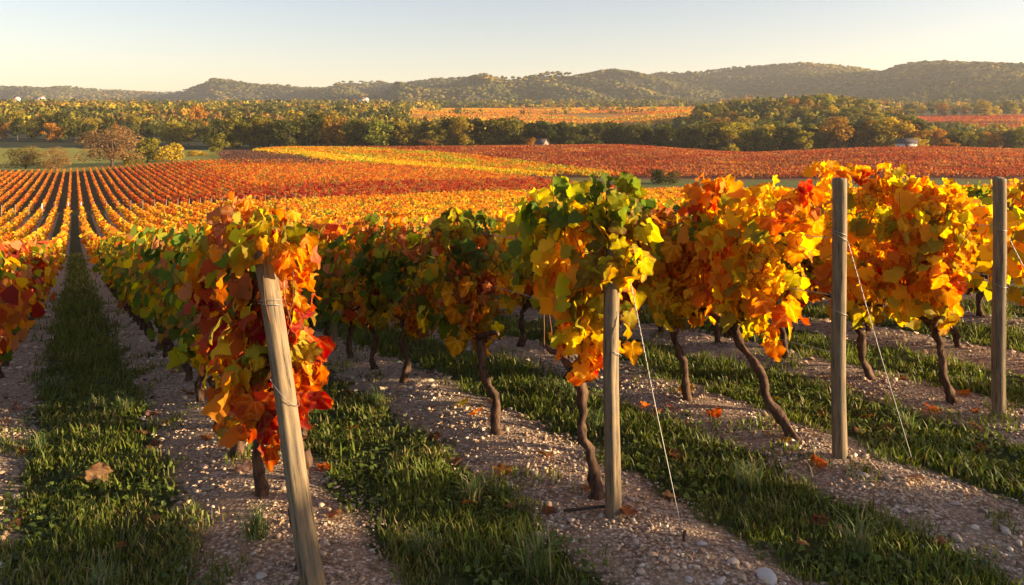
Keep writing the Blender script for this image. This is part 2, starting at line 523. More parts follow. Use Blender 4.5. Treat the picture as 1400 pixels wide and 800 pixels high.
# ------------------------------------------------------------------ ground sheet
def land_cover(x, y):
    """base colour of the land (rgb) and the weight of the striped vineyard block"""
    n = len(x)
    u, v = xy2uv(x, y)
    r = np.hypot(x, y); px = np.where(y > 1, px_of(x, y), np.where(x > 0, 3000, -3000))
    c = np.tile(np.array([0.060, 0.062, 0.020]), (n, 1))                       # rough green
    def put(mask, col):
        c[mask] = col
    put((y > 150), (0.085, 0.075, 0.028))
    put((v > 144) & (v < 306) & (px < 720), (0.055, 0.050, 0.020))              # lanes of the far red block
    put((v > 306) & (px < 300) & (y < 520), (0.27, 0.245, 0.045))               # pale meadow
    put((y > 232) & (y < 400) & (px > 300), (0.16, 0.07, 0.035))                # red-brown earth under the far vines
    put((y > 160) & (y < 232) & (px > 650), (0.13, 0.135, 0.030))               # green strip
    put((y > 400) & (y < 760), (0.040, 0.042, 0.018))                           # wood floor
    put((y > 720) & (y < 1350) & (px > 560) & (px < 985), (0.44, 0.19, 0.030))  # orange slope
    band = (y > 720) & (y < 1350) & (px > 560) & (px < 985) & (fbm(x / 90, y / 60, 2) > 0.56)
    put(band, (0.22, 0.16, 0.030))
    put((y > 640) & (y < 930) & (px > 1225), (0.36, 0.095, 0.035))              # red slope
    put((y > 1350), (0.055, 0.052, 0.026))
    a = ((v < 142.5) & (y < 161)).astype(float) * np.clip((200 - r) / 20, 0, 1)
    a = np.where((v < -14) | (y < -6), 0, a)
    return c, a

def build_ground():
    fine = np.arange(-40, 40.01, 0.34)
    coarse = np.concatenate([np.arange(-180, -40, 5.0), fine, np.arange(45, 180, 5.0)])
    th = np.radians(coarse)
    rr = [0.6]
    while rr[-1] < 9500:
        rr.append(rr[-1] * (1.02 if rr[-1] < 5200 else 1.08))
    rr = np.array(rr)
    TH, RR = np.meshgrid(th, rr)
    X = (RR * np.sin(TH)).ravel(); Y = (RR * np.cos(TH)).ravel()
    Z = G(X, Y)
    nt, nr = len(th), len(rr)
    i = np.arange(nr - 1)[:, None] * nt; j = np.arange(nt)[None, :]; j2 = (j + 1) % nt
    F = np.stack([i + j, i + j2, i + nt + j2, i + nt + j], -1).reshape(-1, 4)[:, ::-1]
    V = np.stack([X, Y, Z], 1)
    V = np.vstack([V, [0, 0, g1(0, 0)]])
    T = np.array([[len(V) - 1, (k + 1) % nt, k] for k in range(nt)])[:, ::-1]
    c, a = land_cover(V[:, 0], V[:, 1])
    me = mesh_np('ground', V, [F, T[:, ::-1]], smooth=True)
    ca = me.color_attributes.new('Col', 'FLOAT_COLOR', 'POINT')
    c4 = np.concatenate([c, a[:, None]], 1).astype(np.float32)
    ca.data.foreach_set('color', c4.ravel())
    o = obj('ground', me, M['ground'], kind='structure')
    return o
build_ground()

# ------------------------------------------------------------------ scattering machinery
def rot_from(nrm, tip):
    """rotation matrices with local z = nrm, local y ~ tip"""
    nrm = nrm / (np.linalg.norm(nrm, axis=1)[:, None] + 1e-9)
    y = tip - (tip * nrm).sum(1)[:, None] * nrm
    y /= np.linalg.norm(y, axis=1)[:, None] + 1e-9
    x = np.cross(y, nrm)
    return np.stack([x, y, nrm], -1)
def scatter(tV, tF, pos, R, s, col):
    n, k = len(pos), len(tV)
    s = np.asarray(s)
    sv = s[:, None, None] if s.ndim == 1 else s[:, None, :]
    V = np.einsum('nij,nkj->nki', R, tV[None] * sv) + pos[:, None, :]
    F = (tF[None] + (np.arange(n) * k)[:, None, None]).reshape(-1, tF.shape[1])
    C = np.repeat(col, k, 0)
    return V.reshape(-1, 3), F, C
def cat(parts):
    V, F, C, o = [], [], [], 0
    for v, f, c in parts:
        V.append(v); F.append(f + o); C.append(c); o += len(v)
    return np.concatenate(V), np.concatenate(F), np.concatenate(C)

# leaves -------------------------------------------------------------
def leaf_mesh(seed):
    r = random.Random(seed)
    half = [(0.05, -0.05), (0.19, -0.17), (0.33, -0.10), (0.50, 0.03), (0.44, 0.15), (0.56, 0.33), (0.46, 0.44), (0.37, 0.56), (0.24, 0.66), (0.14, 0.80)]
    w = r.uniform(0.9, 1.1)
    right = [(x * w * r.uniform(.92, 1.08), y * r.uniform(.93, 1.07)) for x, y in half]
    left = [(-x * w * r.uniform(.92, 1.08), y * r.uniform(.93, 1.07)) for x, y in half]
    ring = right + [(r.uniform(-.03, .03), 0.88)] + left[::-1] + [(0, 0.01)]
    n = len(ring)
    cx, cy = 0.0, 0.30
    inner = [(cx + (x - cx) * 0.55, cy + (y - cy) * 0.55) for x, y in ring[::2]]
    V2 = ring + inner + [(cx, cy)]
    cup = r.uniform(-0.8, 0.95); droop = r.uniform(-0.15, 0.85); tw = r.uniform(-0.5, 0.5); ph = r.uniform(0, 6.3); wav = r.uniform(0.03, 0.10)
    V = []
    for x, y in V2:
        a = math.atan2(x, y - cy); d = math.hypot(x, y - cy)
        z = cup * x * x - droop * max(0, y) ** 2 * 0.6 + tw * x * (y - .3) + wav * math.sin(5 * a + ph) * (d / 0.5) ** 2 - 0.10 * abs(x)
        V.append((x, y, z))
    T = []
    m = len(inner)
    for k in range(m):
        a0, a1, a2 = 2 * k, (2 * k + 1) % n, (2 * k + 2) % n
        i0, i1 = n + k, n + (k + 1) % m
        T += [(a0, a1, i0), (a1, i1, i0), (a1, a2, i1), (i0, i1, n + m)]
    return np.array(V), np.array(T)
LEAF_T = [leaf_mesh(100 + k) for k in range(14)]
LEAF_ME = []
for k, (v, t) in enumerate(LEAF_T):
    rim = np.zeros((len(v), 3)); rim[:22] = 1.0; rim[22:33] = .5
    me = mesh_np('leaf_blade', v, t[:, ::-1], rim, smooth=True)
    me.materials.append(M['leaf'])
    LEAF_ME.append(me)
# six-sided leaf for the vines further off, bent quad for the far rows
LO_V = np.array([(0, 0, 0), (0.48, 0.02, -.06), (0.50, 0.42, -.10), (0.0, 0.88, -.22), (-0.50, 0.42, -.10), (-0.48, 0.02, -.06), (0, 0.36, 0.05)])
LO_V = LO_V[:6]
LO_F = np.array([(0, 1, 2), (0, 2, 3), (0, 3, 4), (0, 4, 5)])
Q_V = np.array([(-0.5, 0, -.08), (0, -.45, .06), (0.5, 0.05, -.08), (0.05, 0.5, .06)])
Q_F = np.array([(0, 1, 2), (0, 2, 3)])

# autumn colours (base reflectance)
YEL = (0.78, 0.50, 0.024); GOLD = (0.75, 0.37, 0.018); ORA = (0.67, 0.235, 0.018); DORA = (0.50, 0.135, 0.018)
RED = (0.43, 0.075, 0.026); CRIM = (0.25, 0.024, 0.014); LIME = (0.42, 0.39, 0.030); GRN = (0.13, 0.18, 0.026); DGRN = (0.070, 0.110, 0.020)
OLIVE = (0.30, 0.245, 0.028); BRN = (0.27, 0.135, 0.038); PINK = (0.52, 0.215, 0.075)
PAL = {
    'orange': [(YEL, 4), (GOLD, 6), (ORA, 6), (DORA, 2), (RED, .8), (OLIVE, 1.6), (LIME, 1.2)],
    'red': [(RED, 6), (CRIM, 1.8), (DORA, 4), (ORA, 3), (PINK, 4), (GOLD, 1.5), (OLIVE, 2), (GRN, 1.5)],
    'yellow': [(YEL, 7), (GOLD, 5), (LIME, 3), (ORA, 2), (OLIVE, 2), (GRN, 1), (RED, .5)],
    'limegreen': [(LIME, 5), (YEL, 3), (GRN, 4), (OLIVE, 3), (GOLD, 1.5), (RED, .6), (DORA, .8)],
    'green': [(GRN, 5), (DGRN, 1.2), (OLIVE, 4.5), (LIME, 2.5), (BRN, 1.5), (DORA, 1), (ORA, 1.2), (PINK, 2.2)],
    'gold': [(GOLD, 7), (YEL, 7), (ORA, 3.5), (DORA, .8), (OLIVE, 1.5), (LIME, 1.2), (RED, .35)],
    'mixed': [(GRN, 3), (OLIVE, 4.5), (LIME, 1.5), (ORA, 3), (DORA, 1.5), (GOLD, 3), (BRN, 1.5), (PINK, 3), (RED, .5)],
    'far_gold': [(GOLD, 4), (ORA, 5), (YEL, 1.5), (DORA, 4), (OLIVE, 2.5), (BRN, 2)],
    'far_orange': [(ORA, 3.5), (DORA, 5), (GOLD, 1), (RED, 2), (BRN, 4)],
    'far_red': [(DORA, 5), (RED, 4), (ORA, 1.5), (BRN, 4), (CRIM, 1)],
    'far_yellow': [(YEL, 6), (GOLD, 4), (LIME, 2)],
    'hill_red': [((0.36, 0.105, 0.034), 4), ((0.30, 0.062, 0.028), 4), ((0.44, 0.17, 0.045), 2), ((0.22, 0.08, 0.04), 2.5)],
    'far_shaded': [(DORA, 2), (RED, 3), (CRIM, 4), (BRN, 3)],
    'far_purple': [((0.13, 0.060, 0.045), 4), ((0.10, 0.05, 0.04), 3), ((0.20, 0.09, 0.05), 2)],
    'far_olive': [(GOLD, 3), (ORA, 2), (OLIVE, 3), (LIME, 2), (DORA, 2)],
}
def pal_pick(name, n, rg=RG, var=0.16):
    cs = np.array([c for c, _ in PAL[name]]); w = np.array([q for _, q in PAL[name]], float)
    k = rg.choice(len(cs), n, p=w / w.sum())
    c = cs[k] * (1 + rg.normal(0, var, (n, 1))) * (1 + rg.normal(0, var * 0.35, (n, 3)))
    return np.clip(c, 0.006, 0.8)

WARM = {}
def pal_field(name, q, rg, var=0.15):
    """colours for leaves whose 'ripeness' q varies smoothly through the plant, so neighbours turn together"""
    n = len(q)
    if name not in WARM:
        it = sorted(PAL[name], key=lambda e: (e[0][0] - e[0][1]) / (e[0][0] + e[0][1]))
        w = np.array([x for _, x in it], float)
        WARM[name] = (np.array([c for c, _ in it]), np.cumsum(w / w.sum()))
    cs, cw = WARM[name]
    r = np.empty(n); r[np.argsort(q)] = (np.arange(n) + .5) / n
    k = np.minimum(np.searchsorted(cw, r), len(cs) - 1)
    c = cs[k] * (1 + rg.normal(0, var, (n, 1))) * (1 + rg.normal(0, var * 0.35, (n, 3)))
    return np.clip(c, 0.006, 0.82)
def ripeness(a, b, z, rg, sd):
    return fbm(a * 2.3 + sd, z * 2.6 + sd * .7, 2) + .25 * b + rg.normal(0, .085, len(a))

# ------------------------------------------------------------------ vines
ROWNAME = {0: 'row across the lane from the leaning post', 1: 'row of the leaning post', 2: 'row of the leaf-wrapped post', 3: 'row of the tall bare post', 4: 'row of the knotty dark post'}
ORD = ['first', 'second', 'third', 'fourth', 'fifth', 'sixth', 'seventh', 'eighth', 'ninth', 'tenth', 'eleventh', 'twelfth', 'thirteenth', 'fourteenth', 'fifteenth', 'sixteenth', 'seventeenth', 'eighteenth', 'nineteenth', 'twentieth']
ORD += ['twenty-' + w for w in ORD[:9]] + ['thirtieth'] + ['thirty-' + w for w in ORD[:9]]
D3 = np.array([DX, DY, 0.0]); P3 = np.array([PX_, PY_, 0.0]); Z3 = np.array([0, 0, 1.0])
def loc3(a, b, z):
    return a * D3 + b * P3 + z * Z3

def trunk_mesh(lean_a, lean_b, hfork, seed, arm0=-0.35, arm1=0.4):
    r = np.random.default_rng(seed)
    n = 15
    t = np.linspace(0, 1, n)
    pts = []
    k1, k2 = r.uniform(4, 9), r.uniform(0, 6)
    for k, q in enumerate(t):
        w = math.sin(q * 3.1)
        pts.append(loc3(lean_a * (q ** 0.9) + (r.normal(0, .009) + .022 * math.sin(k1 * q + k2)) * w, lean_b * q + (r.normal(0, .009) + .022 * math.cos(k1 * q * 1.3 + k2)) * w, -0.06 + (hfork + .06) * q))
    rad = np.array([[max(.014, (0.031 - 0.010 * q + 0.010 * math.exp(-((q - 1) / .12) ** 2) + (0.010 if q < .08 else 0) + 0.009 * abs(math.sin(q * 9 + k2))) * r.uniform(.55, 1.45)) for _ in range(8)] for q in t])
    mb = MB(); mb.tube(pts, rad, 8)
    fork = pts[-1]
    for a in (arm0, arm1):
        m = 6
        q = np.linspace(0, 1, m)
        ap = [fork + loc3(a * x, r.normal(0, .015) * x, 0.10 * math.sin(x * 1.57) + r.normal(0, .012) * x) for x in q]
        ar = np.array([[(0.030 - 0.014 * x) * r.uniform(.75, 1.25) for _ in range(6)] for x in q])
        mb.tube(ap, ar, 6)
    # knuckle where the arms leave the trunk
    for kk in range(3):
        c = fork + loc3(r.uniform(-.07, .07), r.uniform(-.03, .03), r.uniform(-.06, .05))
        mb.tube([c, c + r.normal(0, .025, 3), c + r.normal(0, .035, 3)], [0.03, 0.036, 0.012], 6)
    return mb.mesh('trunk', smooth=True), fork

def cane_mesh(seed):
    r = np.random.default_rng(seed)
    n = 8; q = np.linspace(0, 1, n)
    bend = r.normal(0, .10, 2)
    pts = [np.array([bend[0] * x * x + r.normal(0, .012), bend[1] * x * x + r.normal(0, .012), x]) for x in q]
    V, F, T = tube(pts, [0.006 - 0.004 * x for x in q], 5)
    return mesh_np('cane', V, [F, T], smooth=True)
CANE_ME = []
for k in range(6):
    me = cane_mesh(50 + k); me.materials.append(M['cane']); CANE_ME.append(me)

def leaf_cloud(rg, n, a0, a1, zlo, zhi, thick, ztop_fn=None, low_fn=None):
    """leaf positions (row frame a,b,z), normals and tips for a hedge-like vine canopy"""
    a = rg.uniform(a0, a1, n)
    b = rg.normal(0, thick, n)
    q = rg.beta(1.15, 1.0, n)
    top = zhi if ztop_fn is None else ztop_fn(a)
    low = zlo if low_fn is None else low_fn(a)
    z = low + (top - low) * q
    b *= np.where(q > 0.85, 0.65, 1.0) * np.where(q < 0.15, 0.7, 1.0)
    mid = (a0 + a1) / 2
    a = mid + (a - mid) * (0.62 + 0.42 * q ** .8)
    side = np.sign(b + rg.normal(0, .05, n))
    nr = np.stack([rg.normal(0, .55, n), side * rg.uniform(.35, 1.0, n) + rg.normal(0, .25, n), rg.uniform(.0, .85, n)], 1)
    tp = np.stack([rg.normal(0, .45, n), side * .25 + rg.normal(0, .3, n), -np.ones(n) * rg.uniform(.45, 1.1, n)], 1)
    return a, b, z, nr, tp
def to_world(a, b, z):
    return a[:, None] * D3 + b[:, None] * P3 + z[:, None] * Z3

def near_vine(row, idx, v, lean_a, hfork, pal_fn, label, a0=-0.55, a1=0.65, zlo=0.55, zhi=1.8, n=210, low_fn=None, top_fn=None, b0=0.0, size=0.118, thick=0.12, lean_b=0.0, clear=None, wrap=None):
    """a vine whose single leaves show: trunk, canes and every leaf a part"""
    rg = np.random.default_rng(1000 + row * 50 + idx)
    u = U0 + US * row
    x, y = uv2xy(u, v)
    root = thing('grapevine', label, 'grapevine', (x, y, g1(x, y)), 0, 'vines along the near rows')
    tm, fork = trunk_mesh(lean_a, lean_b, hfork, 300 + row * 20 + idx, -.35 if clear is None else -.10)
    obj('trunk', tm, M['vinebark'], root)
    shoots = []
    ns = 10
    for k in range(ns):
        aa = a0 + 0.08 + (a1 - a0 - 0.16) * (k + rg.uniform(.2, .8)) / ns
        if clear is not None:
            aa = max(aa, clear[0] + clear[1] * 1.2 + .12 - v)
        base = np.array([np.clip(aa, fork @ D3 - (.38 if clear is None else .08), fork @ D3 + .42), b0 + rg.normal(0, .02), hfork + 0.08])
        topz = (top_fn(np.array([aa]))[0] if top_fn else zhi) - rg.uniform(0.0, 0.35)
        end = np.array([aa + rg.normal(0, .08), b0 + rg.normal(0, .09), topz])
        if k % 4 == 3 and clear is None:      # a shoot that has slipped off the wires
            end = np.array([aa + rg.normal(0, .1), b0 + rg.choice([-1, 1]) * rg.uniform(.15, .3), rg.uniform(.55, .8)])
        shoots.append((base, end))
        o = obj('cane', CANE_ME[rg.integers(6)], None, root)
        w0 = base[0] * D3 + base[1] * P3 + base[2] * Z3
        dv = (end[0] - base[0]) * D3 + (end[1] - base[1]) * P3 + (end[2] - base[2]) * Z3
        L = np.linalg.norm(dv)
        qt = Vector(dv).to_track_quat('Z', 'Y')
        o.rotation_euler = qt.to_euler(); o.location = w0; o.scale = (1, 1, L)
    # two thirds of the leaves sit at nodes along the shoots, the rest fill the hedge
    n1 = int(n * 0.55)
    si = rg.integers(0, ns, n1)
    B = np.array([s[0] for s in shoots])[si]; E = np.array([s[1] for s in shoots])[si]
    q = rg.uniform(.12, 1.04, n1)[:, None]
    Pn = B + (E - B) * q + np.stack([rg.normal(0, .08, n1), rg.normal(0, .11, n1), rg.normal(0, .04, n1)], 1)
    a, b, z, nr, tp = leaf_cloud(rg, n, a0, a1, zlo, zhi, thick, top_fn, low_fn)
    a[:n1], b[:n1], z[:n1] = Pn[:, 0], Pn[:, 1], Pn[:, 2]
    b[n1:] += b0
    z = np.maximum(z, (low_fn(a) if low_fn is not None else zlo) - .04)
    b = np.clip(b, b0 - .27, b0 + .25)
    if wrap is not None:            # a shoot wound round the post top
        wa, wb, w0, w1, wn_ = wrap
        th = rg.uniform(0, 6.28, wn_)
        a[-wn_:] = wa + .11 * np.cos(th) + rg.normal(0, .03, wn_); b[-wn_:] = wb + .11 * np.sin(th) + rg.normal(0, .03, wn_); z[-wn_:] = rg.uniform(w0, w1, wn_)
    if clear is not None:           # keep the end post free: (v of the post, lean per metre, height above which leaves may cover it)
        pv, pl, zt = clear
        lim = pv + pl * z + 0.09 - v
        bad = (z < zt) & (a < lim) & (b > -.33)
        a = np.where(bad, lim + np.abs(rg.normal(0, .16, n)), a)
    # no leaf hangs by itself
    Q = np.stack([a, b, z], 1)
    nb = (np.linalg.norm(Q[:, None] - Q[None], axis=2) < .15).sum(1)
    for k in np.where(nb < 5)[0]:
        c = Q[np.argsort(np.linalg.norm(Q - Q[k] - np.array([0, 0, .12]), axis=1))[:9]].mean(0)
        a[k], b[k], z[k] = Q[k] + (c - Q[k]) * .8
    W = to_world(a, b, z)
    nrm = to_world(nr[:, 0], nr[:, 1], nr[:, 2]); tip = to_world(tp[:, 0], tp[:, 1], tp[:, 2])
    Rm = rot_from(nrm, tip)
    sz = size * np.clip(rg.normal(.98, .28, n), .42, 1.5) * np.where(z > zhi - .12, .8, 1.0)
    colr = pal_fn(rg, a, b, z)
    # the leaves on the side towards the headland and lane show largest: those are single parts
    show = b - a * .6
    order = np.argsort(-show)
    for k in order[:300]:
        me = LEAF_ME[rg.integers(len(LEAF_ME))]
        o = bpy.data.objects.new('leaf', me)
        COL.objects.link(o)
        o.parent = root
        mt = Matrix([[*(Rm[k][i] * sz[k]), W[k][i]] for i in range(3)] + [[0, 0, 0, 1]])
        o.matrix_local = mt
        o.color = (*colr[k], 1)
    rest = order[300:]
    if len(rest):
        pts_ = []
        for q in range(5):
            m = rest[q::5]
            if len(m):
                tv, tf = LEAF_T[(q * 3 + idx) % len(LEAF_T)]
                pts_.append(scatter(tv, tf[:, ::-1], W[m], Rm[m], sz[m], colr[m]))
        V, F, C = cat(pts_)
        obj('inner_foliage', mesh_np('inner_foliage', V, F, C, smooth=True), M['leaf_mass'], root, kind='stuff')
    return root

def far_vine(row, v, label, pal, group, trunkset, n=170, top=1.58, low=0.55, length=0.92, group_rg=None):
    rg = np.random.default_rng(int(5000 + row * 211 + v * 17))
    u = U0 + US * row
    x, y = uv2xy(u, v)
    root = thing('grapevine', label, 'grapevine', (x, y, g1(x, y)), 0, group)
    obj('trunk', trunkset[rg.integers(len(trunkset))], M['vinebark'], root)
    tn = rg.uniform(-.10, .10); ph = rg.uniform(0, 6)
    top_fn = lambda a: top + tn + 0.09 * np.sin(a * 6 + ph)
    low_fn = lambda a: low + 0.12 * np.sin(a * 4.3 + ph * 2)
    a, b, z, nr, tp = leaf_cloud(rg, n, -length / 2 - .1, length / 2 + .1, low, top, 0.15, top_fn, low_fn)
    Rm = rot_from(to_world(nr[:, 0], nr[:, 1], nr[:, 2]), to_world(tp[:, 0], tp[:, 1], tp[:, 2]))
    slope = -0.0
    W = to_world(a, b, z)
    gx = x + W[:, 0]; gy = y + W[:, 1]
    W[:, 2] += G(gx, gy) - g1(x, y)
    V, F, C = scatter(LO_V, LO_F, W, Rm, (0.125 if v < 16 else .16) * np.clip(rg.normal(1, .22, n), .5, 1.5), pal_field(pal, ripeness(a, b, z, rg, rg.uniform(0, 90)), rg))
    obj('foliage', mesh_np('foliage', V, F, C, smooth=False), M['leaf_mass'], root, kind='stuff')
    return root

def pfn(*layers):
    """layers: list of (zlimit, palette) from the bottom up, blended at random"""
    def f(rg, a, b, z):
        n = len(z)
        c = np.zeros((n, 3))
        zz = z + rg.normal(0, .13, n)
        qq = ripeness(a, b, z, rg, rg.uniform(0, 90))
        lo = -9
        for zl, pal in layers:
            m = (zz >= lo) & (zz < zl)
            if m.any(): c[m] = pal_field(pal, qq[m], rg)
            lo = zl
        return c
    return f

def vlabel(row, idx, colour):
    return f'{ORD[idx]} vine from the end, {colour}, {ROWNAME[row]}'

# row 1: red and orange, spilling past the leaning post
def red_behind(rg, a, b, z):
    c = pfn((9, 'orange'))(rg, a, b, z); r_ = pfn((9, 'red'))(rg, a, b, z)
    m = (a + rg.normal(0, .10, len(a)) > .30) & (z + rg.normal(0, .1, len(a)) > .85)
    c[m] = r_[m]
    return c
near_vine(1, 0, 4.15, 0.10, 0.62, red_behind, vlabel(1, 0, 'bright orange and yellow'),
          a0=-0.30, a1=0.65, zlo=0.62, zhi=1.80, b0=-.09, n=544, clear=(3.90, .31, 1.62), low_fn=lambda a: 0.78 - 0.28 * smooth01((a + .1) / .5), top_fn=lambda a: 1.66 + 0.18 * smooth01((a + .3) / .4))
near_vine(1, 1, 5.15, 0.12, 0.60, pfn((0.9, 'orange'), (9, 'red')), vlabel(1, 1, 'crimson and orange'), a0=-.6, a1=.6, zlo=.5, zhi=1.88, b0=-.09, n=495, low_fn=lambda a: 0.5 + 0 * a)
near_vine(1, 2, 6.0, 0.05, 0.60, pfn((1.0, 'mixed'), (9, 'red')), vlabel(1, 2, 'dark red'), a0=-.5, a1=.6, zlo=.6, zhi=1.71, b0=-.09, n=412)
near_vine(1, 3, 6.95, 0.1, 0.60, pfn((1.0, 'mixed'), (9, 'mixed')), vlabel(1, 3, 'olive and red'), a0=-.5, a1=.6, zlo=.6, zhi=1.65, n=396)
# row 2: lime and yellow
near_vine(2, 0, 4.07, 0.24, 0.70, pfn((1.15, 'gold'), (1.5, 'yellow'), (9, 'limegreen')), vlabel(2, 0, 'golden yellow and lime'),
          a0=-.50, a1=.85, zlo=.60, zhi=1.98, size=.125, n=561, clear=(3.84, 0, 1.38), wrap=(-.21, -.05, 1.42, 2.02, 80), low_fn=lambda a: 0.56 + 0.25 * smooth01((-a - .1) / .4) + .75 * smooth01((a - .2) / .35), top_fn=lambda a: 1.93 + .05 * np.sin(a * 7))
near_vine(2, 1, 5.37, 0.36, 0.66, pfn((0.75, 'gold'), (1.3, 'mixed'), (9, 'green')), vlabel(2, 1, 'green and russet'), a0=.18, a1=1.05, zlo=.45, zhi=1.67, n=330,
          low_fn=lambda a: 0.62 - 0.22 * np.exp(-((a - .5) / .2) ** 2) + .45 * smooth01((.3 - a) / .2))
near_vine(2, 2, 7.36, 0.02, 0.6, pfn((1.1, 'mixed'), (9, 'green')), vlabel(2, 2, 'olive green'), a0=-.9, a1=.5, zlo=.50, zhi=1.63, n=379)
near_vine(2, 3, 8.24, 0.15, 0.6, pfn((1.1, 'mixed'), (9, 'green')), vlabel(2, 3, 'dull green and pink'), a0=-.5, a1=.5, zlo=.50, zhi=1.63, n=363)
# row 3: orange and gold
near_vine(3, 0, 4.10, 0.66, 0.66, pfn((1.0, 'gold'), (1.5, 'gold'), (9, 'orange')), vlabel(3, 0, 'orange and amber'),
          a0=-.10, a1=1.10, zlo=.55, zhi=1.98, n=627, clear=(3.76, 0, 9), low_fn=lambda a: 0.85 - 0.33 * np.exp(-((a - .25) / .22) ** 2) + .1 * smooth01((a - .6) / .4), top_fn=lambda a: 1.90 + .07 * np.sin(a * 6 + 1))
near_vine(3, 1, 5.29, 0.22, 0.66, pfn((1.3, 'gold'), (9, 'mixed')), vlabel(3, 1, 'amber and olive'), a0=-.35, a1=.65, zlo=.72, zhi=1.67, n=412)
near_vine(3, 2, 6.35, 0.2, 0.62, pfn((1.1, 'gold'), (9, 'green')), vlabel(3, 2, 'green over yellow'), a0=-.5, a1=.55, zlo=.7, zhi=1.63, n=379)
# row 4: gold
near_vine(4, 0, 4.05, 0.22, 0.62, pfn((1.1, 'gold'), (9, 'orange')), vlabel(4, 0, 'deep gold'), a0=-.12, a1=.62, zlo=.5, zhi=1.95, n=478, clear=(3.70, 0, 9), low_fn=lambda a: .62 + .18 * np.sin(a * 9), top_fn=lambda a: 1.88 + .07 * np.sin(a * 8))
near_vine(4, 1, 4.85, 0.24, 0.62, pfn((1.0, 'gold'), (9, 'gold')), vlabel(4, 1, 'gold and orange'), a0=-.35, a1=.65, zlo=.5, zhi=2.0, n=495, low_fn=lambda a: .66 - .16 * np.exp(-((a - .1) / .2) ** 2))
near_vine(4, 2, 5.85, 0.2, 0.62, pfn((1.0, 'gold'), (9, 'mixed')), vlabel(4, 2, 'yellow and green'), a0=-.45, a1=.55, zlo=.65, zhi=1.73, n=396)
near_vine(4, 3, 6.85, 0.2, 0.62, pfn((1.0, 'gold'), (9, 'mixed')), vlabel(4, 3, 'amber and green'), a0=-.45, a1=.55, zlo=.65, zhi=1.67, n=363)

TRUNKS = [trunk_mesh(rnd.uniform(-.05, .25), rnd.uniform(-.06, .06), rnd.uniform(.55, .68), 700 + k)[0] for k in range(8)]
def row_pal(row, v, rg):
    if row <= 0: return ['mixed', 'green', 'red', 'orange'][rg.choice(4, p=[.4, .35, .15, .1])]
    if row == 1: return ['green', 'mixed', 'limegreen'][rg.choice(3, p=[.5, .35, .15])]
    if row == 2: return ['green', 'mixed'][rg.choice(2, p=[.55, .45])]
    return ['gold', 'mixed', 'green', 'orange'][rg.choice(4, p=[.3, .3, .25, .15])]
PALWORD = {'mixed': 'brown and olive', 'green': 'mostly green', 'red': 'mostly red', 'orange': 'mostly orange', 'limegreen': 'pale green', 'gold': 'mostly gold'}
FIRSTFAR = {-1: (12.0, 30, 0), 0: (7.2, 32, 0), 1: (7.95, 32, 4), 2: (9.15, 22, 4), 3: (7.35, 20, 3), 4: (7.85, 20, 4)}
ENDV = {}
for row in range(-1, 11):
    rg = np.random.default_rng(77 + row)
    v0, v1, i0 = FIRSTFAR.get(row, (4.1, 17, 0))
    v, idx = v0, i0
    while v < v1:
        x, y = uv2xy(U0 + US * row, v)
        px = px_of(x, y) if y > 0.5 else -9999
        if y > 1.0 and -260 < px < 1750:
            pal = row_pal(row, v, rg)
            if row in ROWNAME:
                lab, grp = vlabel(row, idx, PALWORD[pal]), 'vines along the near rows'
            elif row < 0:
                lab, grp = f'{ORD[idx]} vine seen, {PALWORD[pal]}, two lanes away from the leaning post', 'vines beyond the grassy lane'
            else:
                lab, grp = f'{ORD[idx]} vine along, {PALWORD[pal]}, {ORD[row - 5]} row behind the knotty dark post', 'vines in the rows behind'
            far_vine(row, v, lab, pal, grp, TRUNKS, n=300 if v < 11 else 210 if v < 16 else 130)
        v += rg.uniform(.92, 1.08); idx += 1
    ENDV[row] = v

# ------------------------------------------------------------------ long rows further down the slope and across the valley
def row_strip(us, vs0, vs1, pal, s, dens, top=1.6, low=0.5, thick=0.14, seed=0, uvfn=None, cull=True, gap=0.0):
    """one long vine row as bent leaf clumps; us = u of the row; returns V,F,C"""
    rg = np.random.default_rng(seed)
    L = vs1 - vs0
    n = int(L * dens)
    if n < 3: return None
    v = rg.uniform(vs0, vs1, n)
    q = rg.beta(1.0, 1.0, n)
    x, y = (uvfn or uv2xy)(us + rg.normal(0, thick, n) * np.where(q > .85, .6, 1), v)
    if cull:
        px = np.where(y > 1, px_of(x, y), -9999)
        k = (px > -120) & (px < 1560)
        x, y, q, v = x[k], y[k], q[k], v[k]
        n = len(x)
        if n < 3: return None
    plant = np.floor(v + us * 7.7).astype(int)
    ph = np.sin(plant * 12.9898) * 43758.5453; ph = ph - np.floor(ph)
    if gap:
        k = ph > gap
        x, y, q, v, ph = x[k], y[k], q[k], v[k], ph[k]
        n = len(x)
    z = G(x, y) + low + (top + 0.16 * (ph - .5) - low) * q
    nr = rg.normal(0, 1, (n, 3)); nr[:, 2] = np.abs(nr[:, 2]) * .8
    R = rot_from(nr, rg.normal(0, 1, (n, 3)))
    c = pal_field(pal, fbm(x / 3.1 + us, y / 3.1, 3) + .10 * ph + rg.normal(0, .07, n), rg, .09) * (0.88 + 0.24 * ph[:, None])
    return scatter(Q_V, Q_F, np.stack([x, y, z], 1), R, s * np.clip(rg.normal(1, .25, n), .5, 1.6), c)

